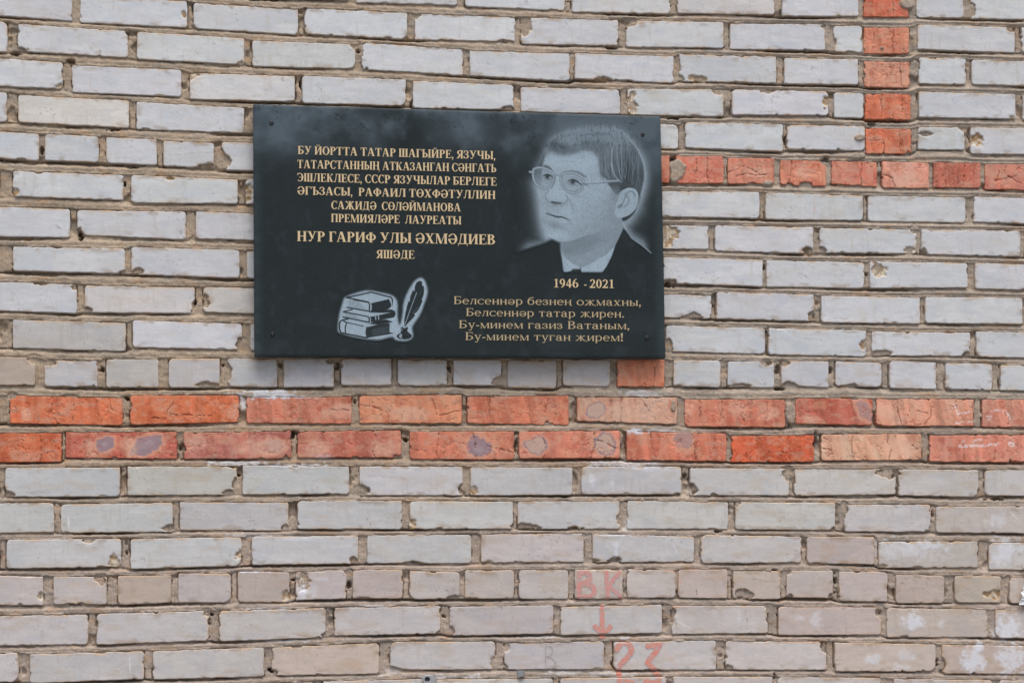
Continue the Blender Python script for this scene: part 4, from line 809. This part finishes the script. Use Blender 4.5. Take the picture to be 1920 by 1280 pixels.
e.poly([(1200, 950), (1235, 940), (1258, 965), (1290, 950), (1322, 940), (1326, 965), (1310, 1000), (1330, 1030), (1390, 1080), (1388, 1110), (1340, 1145), (1250, 1155), (1170, 1140), (1132, 1110), (1140, 1075), (1200, 1040), (1208, 1000)], K, 6)
e.poly(smooth([(1200, 1060), (1225, 1065), (1215, 1110), (1240, 1140), (1190, 1120), (1170, 1095)], True), .85, 7); e.line([(1215, 958), (1225, 1000)], 10, .7, 5); e.line([(1290, 1040), (1330, 1090)], 8, .4, 8, .5)
etch('book_emblem', e, 0.0006, 'engraved emblem of stacked books with a quill in an inkwell')

# ---- lettering: serif capitals drawn stroke by stroke (cap height 1)
class Gl:
    def __init__(s, st, th, h=1.0, xs=1.0): s.p = []; s.st, s.th, s.h, s.xs = st, th, h, xs; s.sf = .075 if h == 1 else .06; s.ts = .05
    def q(s, *pts): s.p.append([(x * s.xs, y * s.h if s.h != 1 else y) for x, y in pts])
    def rect(s, x0, y0, x1, y1): s.q((x0, y0), (x1, y0), (x1, y1), (x0, y1))
    def stem(s, x, y0=0, y1=1, b=3, t=3, w=None):
        w = w or s.st; s.rect(x, y0, x + w, y1); k = s.sf; h = s.ts / s.h
        if b: s.q((x - k * (b & 1), y0), (x + w + k * (b >> 1), y0), (x + w + k * (b >> 1), y0 + h), (x - k * (b & 1), y0 + h))
        if t: s.q((x - k * (t & 1), y1 - h), (x + w + k * (t >> 1), y1 - h), (x + w + k * (t >> 1), y1), (x - k * (t & 1), y1))
    def diag(s, x0, y0, x1, y1, w): s.q((x0, y0), (x0 + w, y0), (x1 + w, y1), (x1, y1))
    def bar(s, x0, x1, y, t=None): t = (t or s.th) / s.h; s.rect(x0, y - t / 2, x1, y + t / 2)
    def foot(s, x0, x1, y): h = s.ts / s.h; s.rect(x0, y, x1, y + h)
    def arc(s, cx, cy, rx, ry, a0=0, a1=360, wx=None, wy=None, n=18):
        wx = s.st if wx is None else wx; wy = s.th / s.h if wy is None else wy
        A = [math.radians(a0 + (a1 - a0) * i / n) for i in range(n + 1)]
        o = [(cx + rx * math.cos(a), cy + ry * math.sin(a)) for a in A]; i_ = [(cx + (rx - wx) * math.cos(a), cy + (ry - wy) * math.sin(a)) for a in A]
        for k in range(n): s.q(o[k], o[k + 1], i_[k + 1], i_[k])
    def tick(s, x, y0, y1, lean=0): s.q((x - .035, y0), (x + .035, y0), (x + .02 + lean, y1), (x - .02 + lean, y1))
def glyph(ch, st, th):
    low = ch.islower() and ch not in ''
    g = Gl(st, th, .68 if low else 1.0, .80 if low else 1.0)
    if low: g.st *= 1.08; st = g.st; g.th *= 1.0
    c = ch.upper() if low and ch not in 'еарбу' else ch
    S = g.st; F = g.sf; W = 0.8
    if c == 'А':
        g.diag(.36, 1, .07, 0, th * 1.25); g.diag(.34, 1, .66, 0, S * 1.08); g.bar(.17, .72, .34); g.foot(0, .26, 0); g.foot(.56, .96, 0); W = .96
    elif c == 'Б': g.stem(F); g.bar(F, .70, 1 - th / 2, th); g.tick(.68, 1, .76, .03); g.arc(.30, .29, .48, .29, -90, 90); g.bar(F + S, .31, .58 - th / 2); g.bar(F + S, .31, th / 2); W = .80
    elif c == 'В': g.stem(F); g.arc(.34, .76, .36, .24, -90, 90); g.bar(F + S, .35, 1 - th / 2); g.bar(F + S, .36, .53); g.arc(.36, .275, .42, .275, -90, 90); g.bar(F + S, .37, th / 2); W = .80
    elif c == 'Г': g.stem(F); g.bar(F, .66, 1 - th / 2); g.tick(.66, 1, .74, .02); W = .70
    elif c == 'Д': g.diag(.30, 1, .14, .03, th * 1.3); g.stem(.60, 0, 1, 0, 2); g.bar(.22, .62, 1 - th / 2); g.bar(.02, .93, .03, .07); g.tick(.05, .05, -.20, -.02); g.tick(.91, .05, -.20, .02); W = .96
    elif c == 'Е': g.stem(F); g.bar(F, .68, 1 - th / 2); g.bar(F, .54, .52); g.bar(F, .72, th / 2); g.tick(.67, 1, .76, .02); g.tick(.53, .66, .38); g.tick(.71, 0, .26, .03); W = .76
    elif c in 'ЖҖ':
        m = .58; g.stem(m, w=S)
        g.diag(.20, 1, m - .04, .52, th * 1.6); g.diag(.04, 0, m - .16, .54, S * .95)
        g.diag(1.0, 1, m + S - .06, .52, th * 1.6); g.diag(1.12 - S * .4, 0, m + S - .02, .54, S * .95)
        g.rect(.10, .86, .26, 1.0); g.rect(1.02, .86, 1.20, 1.0); g.foot(0, .28, 0); g.foot(1.06, 1.36, 0); W = 1.36
        if c == 'Җ': g.tick(1.33, .05, -.22, .02)
    elif c == 'З': g.arc(.30, .755, .34, .245, -90, 150, S * .9); g.arc(.30, .275, .38, .275, -150, 90, S); g.bar(.20, .34, .53); g.rect(0, .68, .11, .86); g.rect(-.02, .10, .12, .30); W = .70
    elif c in 'ИЙ':
        g.stem(F); g.stem(.68, w=S); g.diag(F + S * .5, .04, .68 - .02, .90, th * 1.5); W = .68 + S + F
        if c == 'Й': g.arc(.48, 1.22, .20, .14, 180, 360, .07, .07, 10)
    elif c == 'К': g.stem(F); g.diag(.68, .97, F + S - .04, .50, th * 1.5); g.diag(.80 - S, 0, F + S + .02, .56, S); g.rect(.62, .86, .80, 1.0); g.foot(.62, .94, 0); W = .92
    elif c == 'Л': g.diag(.28, 1, .13, .10, th * 1.4); g.rect(.0, .0, .14, .13); g.rect(.10, .0, .18, .1); g.bar(.20, .66, 1 - th / 2); g.stem(.62, 0, 1, 3, 2, S); W = .62 + S + F
    elif c == 'М': g.rect(.10, 0, .10 + th, 1); g.foot(0, .24, 0); g.diag(.08, 1, .46, 0, S); g.diag(.92, 1, .46 + S * .35, 0, th); g.stem(.92, w=S); g.foot(0, .2, .95); W = .92 + S + F
    elif c in 'НҢ':
        g.stem(F); g.stem(.66, w=S); g.bar(F + S, .67, .51); W = .66 + S + F
        if c == 'Ң': g.q((W - .02, .05), (W + .04, .05), (W - .04, -.24), (W - .09, -.24)); g.rect(W - .06, 0, W + .04, .05); W += .03
    elif c in 'ОӨ':
        g.arc(.47, .5, .47, .52); W = .94
        if c == 'Ө': g.bar(S * .6, .94 - S * .6, .5)
    elif c == 'С': g.arc(.46, .5, .46, .52, 48, 316); g.tick(.78, 1, .68); g.rect(.72, .12, .79, .22); W = .82
    elif c == 'Э': g.arc(.34, .5, .46, .52, -136, 132); g.bar(.22, .72, .5); g.tick(.03, 1, .68); W = .80
    elif c == 'Ә': g.arc(.45, .5, .45, .52, -180, 140); g.bar(.02, .80, .46, th * 1.3); g.rect(.05, .68, .17, .84); W = .90
    elif c == 'П': g.stem(F); g.stem(.66, w=S); g.bar(F, .70, 1 - th / 2, th * 1.3); W = .66 + S + F
    elif c == 'Р': g.stem(F); g.arc(.34, .725, .40, .275, -90, 90); g.bar(F + S, .35, 1 - th / 2); g.bar(F + S, .35, .45 + th / 2); W = .75
    elif c == 'Т': g.stem(.42 - S / 2, t=0); g.bar(.04, .80, 1 - th / 2); g.tick(.05, 1, .72, -.02); g.tick(.79, 1, .72, .02); W = .84
    elif c == 'У': g.diag(.08, 1, .42, .30, S); g.diag(.74, 1, .28, 0, th * 1.4); g.rect(.14, 0, .34, .13); g.foot(0, .38, .95); g.foot(.62, .92, .95); W = .92
    elif c == 'Ф': g.stem(.50 - S / 2); g.arc(.50, .52, .50, .34, 0, 360, S * .85); W = 1.0
    elif c == 'Х': g.diag(.06, 1, .58, 0, S * 1.1); g.diag(.68, 1, .10, 0, th * 1.5); g.foot(0, .38, .95); g.foot(.56, .88, .95); g.foot(0, .30, 0); g.foot(.50, .92, 0); W = .92
    elif c == 'Ч': g.stem(.62, w=S); g.rect(F, .58, F + S, 1); g.foot(0, F * 2 + S, .95); g.arc(F + .26, .62, .26, .20, 180, 300); g.bar(.30, .64, .43, th * 1.4); W = .62 + S + F
    elif c == 'Ш': g.stem(F); g.stem(F + .42, w=S); g.stem(F + .84, w=S); g.bar(F, F + .9, th / 2, th); W = F + .84 + S + F
    elif c in 'ЬЫ':
        g.stem(F); g.arc(.32, .29, .42, .29, -90, 90); g.bar(F + S, .33, .58 - th / 2); g.bar(F + S, .33, th / 2); W = .75
        if c == 'Ы': g.stem(.86, w=S); W = .86 + S + F
    elif c == 'Ъ': g.stem(.26); g.bar(.02, .30, 1 - th / 2); g.tick(.04, 1, .72, -.01); g.arc(.52, .29, .42, .29, -90, 90); g.bar(.26 + S, .53, .58 - th / 2); g.bar(.26 + S, .53, th / 2); W = .95
    elif c == 'Я': g.stem(.56, w=S); g.arc(.46, .725, .40, .275, 90, 270); g.bar(.44, .58, 1 - th / 2); g.bar(.40, .58, .45 + th / 2); g.diag(.04, 0, .36, .47, S * 1.0); g.foot(0, .26, 0); W = .56 + S + F
    elif c == 'е': g.arc(.42, .5, .42, .52, 0, 318); g.bar(.06, .82, .54); g.arc(.42, .5, .42, .52, -2, 8); W = .84
    elif c == 'р': g.rect(F, -.36, F + S, 1); g.foot(0, F * 2 + S, -.40); g.foot(0, F + S, .93); g.arc(F + S + .20, .5, .44, .52, -130, 140); W = F + S + .66
    elif c == 'а': g.arc(.38, .68, .32, .34, 0, 150); g.rect(.70 - S, .1, .70, .70); g.arc(.38, .28, .36, .30, 40, 330); g.bar(.36, .62, .56); g.rect(.62, 0, .84, .09); g.rect(.06, .66, .20, .82); W = .86
    elif c == 'б': g.arc(.44, .5, .44, .52); g.arc(.52, .62, .52, .78, 95, 190, S * .8, .14); g.diag(.50, 1.30, .72, 1.38, .14); g.rect(.46, 1.30, .80, 1.42); W = .90
    elif c == 'у': g.diag(.06, 1, .40, .08, S); g.diag(.74, 1, .34, -.30, th * 1.5); g.rect(.10, -.42, .40, -.30); g.foot(0, .36, .93); g.foot(.60, .90, .93); W = .88
    elif c == '1': g.stem(.24, 0, 1, 3, 0); g.diag(.06, .84, .26, 1.0, .1); g.foot(.06, .62, 0); W = .66
    elif c == '2': g.arc(.32, .70, .32, .32, -30, 165); g.diag(.02, .04, .42, .56, S * .9); g.rect(.0, 0, .62, .13); g.tick(.62, 0, .28, .02); W = .70
    elif c == '0': g.arc(.34, .5, .34, .52); W = .70
    elif c == '4': g.rect(.36, 0, .36 + S, 1.02); g.diag(.0, .26, .38, 1.02, .09); g.rect(.0, .24, .70, .36); W = .72
    elif c == '6': g.arc(.35, .32, .35, .33); g.arc(.56, .42, .56, .64, 98, 180, S, .07); W = .70
    elif c == '9': g.arc(.33, .68, .33, .34); g.arc(.12, .56, .54, .58, -82, 0, S, .07); W = .70
    elif c == '-': g.rect(.02, .26, .32, .38); W = .34
    elif c == ',': g.arc(.10, .06, .10, .10, 0, 360, .099, .099, 10); g.q((.12, .08), (.20, .05), (.10, -.20), (.02, -.24)); W = .22
    elif c == '.': g.arc(.10, .08, .10, .10, 0, 360, .099, .099, 10); W = .22
    elif c == '!': g.arc(.12, .08, .11, .11, 0, 360, .109, .109, 10); g.q((.08, .28), (.16, .28), (.24, 1.02), (.0, 1.02)); W = .26
    return g.p, W * g.xs
UNI = {}
def union(ch, st, th):
    if (ch, st) not in UNI:
        polys, w = glyph(ch, st, th); co, fa = [], []
        for q in polys:
            ar = sum(a[0] * b[1] - b[0] * a[1] for a, b in zip(q, q[1:] + q[:1]))
            if abs(ar) < 1e-6: continue
            if ar < 0: q = q[::-1]
            fa.append(list(range(len(co), len(co) + len(q)))); co += [Vector(a) for a in q]
        if co:
            v, _, f, _, _, of = delaunay_2d_cdt(co, [], fa, 1, 1e-5)
            UNI[(ch, st)] = (np.array([tuple(a) for a in v]), np.array([list(t) for t, src in zip(f, of) if len(t) == 3 and len(src)]), w)
        else: UNI[(ch, st)] = (None, None, w)
    return UNI[(ch, st)]
def line(text, xl, xr, yl, yr, cap, mat, st=.22, th=.065, space=.34, gap=.075, label=None):
    V, Fc, n, x = [], [], 0, 0.0
    for ch in text:
        if ch == ' ': x += space; continue
        v, f, w = union(ch, st, th); V.append(v + [x, 0]); Fc.append(f + n); n += len(v); x += w + gap
    V = np.concatenate(V); Fc = np.concatenate(Fc); W = x - gap
    t = V[:, 0] / W; px = xl + (xr - xl) * t; py = yl + (yr - yl) * t - cap * V[:, 1]
    u, vv = inv(px, py, PZ + .0011)
    P = P3(u, vv, np.full(len(u), PZ + .0011))
    a, b, c = P[Fc[:, 0]], P[Fc[:, 1]], P[Fc[:, 2]]
    flip = np.cross(b - a, c - a)[:, 1] > 0; Fc[flip] = Fc[flip][:, ::-1]
    o = hang(raw_mesh('inscription_line', P, Fc, mat, None, None, False), plaque)
    if label: o['label'] = label
    return o
line('БУ ЙОРТТА ТАТАР ШАГЫЙРЕ, ЯЗУЧЫ,', 558.5, 929, 289, 299, 15.2, M_GOLD)
line('ТАТАРСТАННЫҢ АТКАЗАНГАН СӘНГАТЬ', 557.5, 930.5, 315.3, 323.2, 15.4, M_GOLD)
line('ЭШЛЕКЛЕСЕ, СССР ЯЗУЧЫЛАР БЕРЛЕГЕ', 557.7, 931, 340, 348.3, 15.4, M_GOLD)
line('ӘГЪЗАСЫ,  РАФАИЛ ТӨХФӘТУЛЛИН', 557.7, 929, 364.8, 373.2, 15.2, M_GOLD)
line('САҖИДӘ  СӨЛӘЙМАНОВА', 621.2, 864, 392, 396.6, 15.2, M_GOLD)
line('ПРЕМИЯЛӘРЕ  ЛАУРЕАТЫ', 620.8, 865, 416.2, 421, 15.2, M_GOLD)
line('НУР ГАРИФ УЛЫ ӘХМӘДИЕВ', 557, 928.5, 452, 458.6, 18.8, M_GOLD, label='largest line of gold capitals')
line('ЯШӘДЕ', 705.6, 777, 484, 485, 15.4, M_GOLD)
line('1946  - 2021', 1038, 1151.8, 538.8, 540.2, 16.0, M_GOLD, .2, .07, .30)
VS = dict(st=.15, th=.06, space=.42, gap=.10)
line('Белсеннәр безнең оҗмахны,', 851, 1202, 570, 573.4, 14.6, M_DULL, **VS)
line('Белсеннәр татар җирен.', 874, 1170.5, 592.2, 595.2, 14.6, M_DULL, **VS)
line('Бу-минем газиз Ватаным,', 860.8, 1180.4, 615, 617.2, 14.6, M_DULL, **VS)
line('Бу-минем туган җирем!', 872.7, 1168.5, 637.2, 639.4, 14.6, M_DULL, **VS)

# ---- fixings
def revolve(name, prof, centre, mat, parent, n=24):
    """prof: (radius, height out of the wall) from the rim to the middle"""
    v, f = [], []
    for r, h in prof:
        for i in range(n): a = 2 * math.pi * i / n; v.append((centre[0] + r * math.cos(a), centre[1] - h, centre[2] + r * math.sin(a)))
    for k in range(len(prof) - 1):
        for i in range(n): j = (i + 1) % n; f.append((k * n + i, k * n + j, (k + 1) * n + j, (k + 1) * n + i))
    f.append([(len(prof) - 1) * n + i for i in range(n)])
    me = bpy.data.meshes.new(name); me.from_pydata(v, [], f); me.materials.append(mat)
    for q in me.polygons: q.use_smooth = True
    o = bpy.data.objects.new(name, me); C.objects.link(o)
    return hang(o, parent) if parent is not None else o
for sx, sy in ((509, 231), (511, 626.5), (1205, 253), (1213, 633)):
    u, v = inv(sx, sy, PZ)
    s = revolve('screw', [(.0052, -.002), (.0052, .0008), (.0045, .0017), (.0030, .0022), (.0016, .0022), (.0014, .0012), (.0002, .0012)], (float(u), -PZ, ZC - float(v)), M_DARKM, plaque)
# ------------------------------------------------------------------ marks painted on the wall
def surface(px, py):
    """height of the wall (metres) under photo pixels"""
    i = np.clip(np.round((px - MGX[0]) / 1.7).astype(int), 0, len(MGX) - 1); j = np.clip(np.round((py - MGY[0]) / 1.6).astype(int), 0, len(MGY) - 1)
    z = MORTAR_Z[j, i].copy(); onb = np.zeros(px.shape, bool)
    for (k, red, x0, x1, a, b, c, d) in BS:
        if (k, x0) not in FACE_Z: continue
        s = (px - x0) / (x1 - x0); yt = a + (b - a) * s; yb = c + (d - c) * s; t = (py - yt) / (yb - yt)
        m = (s > 0) & (s < 1) & (t > 0) & (t < 1)
        if not m.any(): continue
        zb, tx, ty = FACE_Z[(k, x0)]
        e = np.minimum(np.minimum(px - x0, x1 - px), np.minimum(py - yt, yb - py))
        z = np.where(m, zb + tx * (s - .5) * 2 + ty * (t - .5) * 2 - 2.4 * sst(2.6, 0.2, e), z); onb |= m
    return z / 1000, onb
def painted(name, strokes, wd, rgb, op, label, wear=.75, soft=1.6, thr=.36, step=.7, seed=0):
    q = [a for s in strokes for a in s]; pad = wd + 3
    X, Y = np.meshgrid(np.arange(min(a[0] for a in q) - pad, max(a[0] for a in q) + pad, step), np.arange(min(a[1] for a in q) - pad, max(a[1] for a in q) + pad, step))
    d = np.full(X.shape, 1e9)
    jx = X + 1.6 * (fbm(X / 7, Y / 7, 600 + seed, 3) - .5); jy = Y + 1.6 * (fbm(X / 7, Y / 7, 640 + seed, 3) - .5)
    for s in strokes: d = np.minimum(d, segd(jx, jy, s))
    m = sst(wd * .5 + soft * .6, wd * .5 - soft, d) * (1 - wear * sst(.55, .75, fbm(X / 3.2, Y / 3.2, 680 + seed, 3)))
    k = (m[:-1, :-1] + m[1:, :-1] + m[:-1, 1:] + m[1:, 1:]) / 4 > thr
    z, onb = surface(X, Y); u, v = inv(X, Y)
    ground = np.where(onb[..., None], lin(190, 184, 181), lin(160, 142, 124))
    al = (np.clip(m, 0, 1) * op * (.72 + .5 * fbm(X / 6, Y / 6, 720 + seed, 3)))[..., None]
    col = ground * (1 - al) + np.asarray(rgb) * al
    vv, ff, cc = compact(P3(u, v, z + .0008), grid_faces(*X.shape, k), col.reshape(-1, 3))
    o = hang(raw_mesh(name, vv, ff, M_PAINT, None, cc), wall); o['label'] = label; return o
def zp(txt, k=5.567, ox=1060, oy=1050): a = [float(t) for t in txt.split()]; return [(ox + x / k, oy + y / k) for x, y in zip(a[::2], a[1::2])]
PINK, PINK2 = lin(210, 140, 129), lin(211, 136, 119)
painted('painted_letter', [zp('145 130 140 260 150 390'), smooth(zp('150 135 215 130 255 160 250 205 200 235 155 245')), smooth(zp('160 250 230 245 290 280 300 330 270 375 160 388'))], 10.5, PINK, .85, 'faded red painted letter B', seed=1)
painted('painted_letter', [zp('428 125 435 250 445 400'), zp('560 130 505 200 450 265'), zp('455 255 520 320 575 388')], 9.0, PINK, .85, 'faded red painted letter K', seed=2)
painted('painted_arrow', [zp('380 480 385 560 385 740'), zp('310 690 350 730 385 780'), zp('465 690 430 735 390 785'), zp('350 745 380 795 420 750')], 10.0, PINK2, .82, 'faded red painted arrow pointing down', seed=3)
painted('painted_digit', [smooth(zp('540 925 570 880 620 860 675 890 690 950 650 1010 585 1075 560 1130 565 1240 575 1300')), zp('570 1265 640 1270 700 1275')], 11.0, PINK2, .88, 'faded red painted figure two', seed=4)
painted('painted_digit', [zp('865 895 920 890 985 880'), zp('985 880 950 950 880 1030 860 1070'), smooth(zp('862 1068 905 1110 950 1165 975 1230 970 1290')), zp('840 1265 900 1270 965 1280')], 11.0, PINK2, .88, 'faded red painted figure three', seed=5)
k3 = lambda t: zp(t, 3.84, 960, 1030)
painted('pencil_letter', [k3('243 690 242 770 243 850'), smooth(k3('243 692 280 698 292 730 275 762 245 768')), smooth(k3('246 768 295 785 314 825 295 850 243 856'))], 1.3, lin(128, 128, 134), .6, 'thin pencilled letter B on a white brick', .3, .5, .3, .45, 6)

# ------------------------------------------------------------------ small metal things and a paper scrap
def extrude(name, outline, hole, z0, z1, mat, parent):
    """plate in photo pixels: outline with one round hole (same number of points), between heights z0 and z1"""
    n = len(outline); v = []
    for zz, ring in ((z1, outline), (z1, hole), (z0, outline), (z0, hole)):
        for x, y in ring: u, w = inv(x, y); v.append((float(u), -zz, ZC - float(w)))
    f = []
    for i in range(n):
        j = (i + 1) % n
        f += [(i, j, n + j, n + i), (2 * n + i, i, j, 2 * n + j)[::-1], (n + i, n + j, 3 * n + j, 3 * n + i), (2 * n + i, 2 * n + j, 3 * n + j, 3 * n + i)[::-1]]
    me = bpy.data.meshes.new(name); me.from_pydata(v, [], f); me.materials.append(mat); me.validate()
    bm_fix(me); o = bpy.data.objects.new(name, me); C.objects.link(o)
    md = o.modifiers.new('bevel', 'BEVEL'); md.width = .0005; md.segments = 2; md.limit_method = 'ANGLE'
    return hang(o, parent)
def bm_fix(me):
    import bmesh
    bm = bmesh.new(); bm.from_mesh(me); bmesh.ops.recalc_face_normals(bm, faces=bm.faces); bm.to_mesh(me); bm.free()
u, v = inv(803, 1273)
clip = empty('pipe_clip', (float(u), -.004, ZC - float(v)))
tag(clip, 'small steel pipe clip with a round screw hole, at the bottom of the wall', 'pipe clip')
A = [2 * math.pi * i / 32 for i in range(32)]
def lobe(a):
    x, y = math.cos(a), math.sin(a)
    r = 10.5 + 4.5 * max(0, math.cos(a + .15)) ** 2 + 7 * max(0, math.cos(a - 1.1)) ** 4
    return (802 + r * x, 1273 + r * y * .82)
extrude('plate', [lobe(a) for a in A], [(801 + 5.0 * math.cos(a), 1272.5 + 4.8 * math.sin(a)) for a in A], .0012, .0032, M_METAL, clip)
cu_, cv_ = inv(801, 1272.5)
revolve('screw', [(.0075, -.002), (.0075, .0016), (.0060, .0030), (.0026, .0034), (.0022, .0018), (.0002, .0018)], (float(cu_), 0.0, ZC - float(cv_)), M_DARKM, clip)
# strap of the clip bending out and down over the lost pipe
sv, sf = [], []
for i in range(13):
    t = i / 12; yy = 1280 + 26 * t; zz = .003 + .016 * math.sin(math.pi * min(1, t * 1.1))
    for dx, dz in ((-7, 0), (7, 0), (7, .0018), (-7, .0018)):
        a, b = inv(808 + dx + 4 * t, yy); sv.append((float(a), -(zz + dz), ZC - float(b)))
for i in range(12):
    for j in range(4): sf.append((i * 4 + j, i * 4 + (j + 1) % 4, (i + 1) * 4 + (j + 1) % 4, (i + 1) * 4 + j))
sf += [(0, 1, 2, 3), (48, 49, 50, 51)]
me = bpy.data.meshes.new('strap'); me.from_pydata(sv, [], sf); me.materials.append(M_METAL); bm_fix(me); o = bpy.data.objects.new('strap', me); C.objects.link(o); hang(o, clip)
# folded tab driven into the bed joint
tabv = []
for x, y, zz in ((970, 1257, -.02), (977, 1256.5, -.02), (985, 1257, -.02), (970, 1257, .004), (977.5, 1256.5, .010), (985, 1257.5, .003), (970.5, 1270, .004), (977.5, 1267, .010), (983, 1268, .003), (970.5, 1270, -.02), (977, 1267, -.02), (983, 1268, -.02)):
    a, b = inv(x, y); tabv.append((float(a), -zz, ZC - float(b)))
me = bpy.data.meshes.new('steel_anchor'); me.from_pydata(tabv, [], [(0, 1, 4, 3), (1, 2, 5, 4), (3, 4, 7, 6), (4, 5, 8, 7), (6, 7, 10, 9), (7, 8, 11, 10), (0, 3, 6, 9), (2, 11, 8, 5), (0, 9, 10, 1), (1, 10, 11, 2)])
me.materials.append(M_METAL); bm_fix(me); o = bpy.data.objects.new('steel_anchor', me); C.objects.link(o)
md = o.modifiers.new('bevel', 'BEVEL'); md.width = .0007; md.segments = 2
tag(o, 'bright folded steel tab sticking out of the mortar joint below the pencilled brick', 'anchor')
# torn paper at the right
M_PAPER = flat_mat('white paper', (.80, .80, .82), .9, 0, .06, 60, .2)
out = [(1907, 1133), (1912, 1118), (1909, 1112), (1915, 1106), (1913, 1100), (1919, 1094), (1921, 1074), (1914, 1060), (1917, 1052), (1930, 1048), (1962, 1052), (1975, 1080), (1970, 1120), (1950, 1138), (1926, 1134)]
X, Y = np.meshgrid(np.arange(1900, 1980, 1.3), np.arange(1040, 1145, 1.3))
jx = X + 3 * (fbm(X / 9, Y / 9, 801, 3) - .5); d = polysd(jx, Y + 3 * (fbm(X / 9, Y / 9, 802, 3) - .5), out)
k = np.maximum(np.maximum(d[:-1, :-1], d[1:, :-1]), np.maximum(d[:-1, 1:], d[1:, 1:])) < 0
zc = .003 + .012 * np.abs(fbm(X / 16, Y / 12, 803, 3) - .5) * 2 + .010 * sst(12, 0, -d) * fbm(X / 22, Y / 22, 804, 2)
u, v = inv(X, Y)
vv, ff, _ = compact(P3(u, v, zc), grid_faces(*X.shape, k), None)
o = raw_mesh('torn_paper', vv, ff, M_PAPER, None, None, False)
md = o.modifiers.new('thickness', 'SOLIDIFY'); md.thickness = .0004
tag(o, 'crumpled scrap of torn white paper stuck on the brick at the right edge', 'paper')
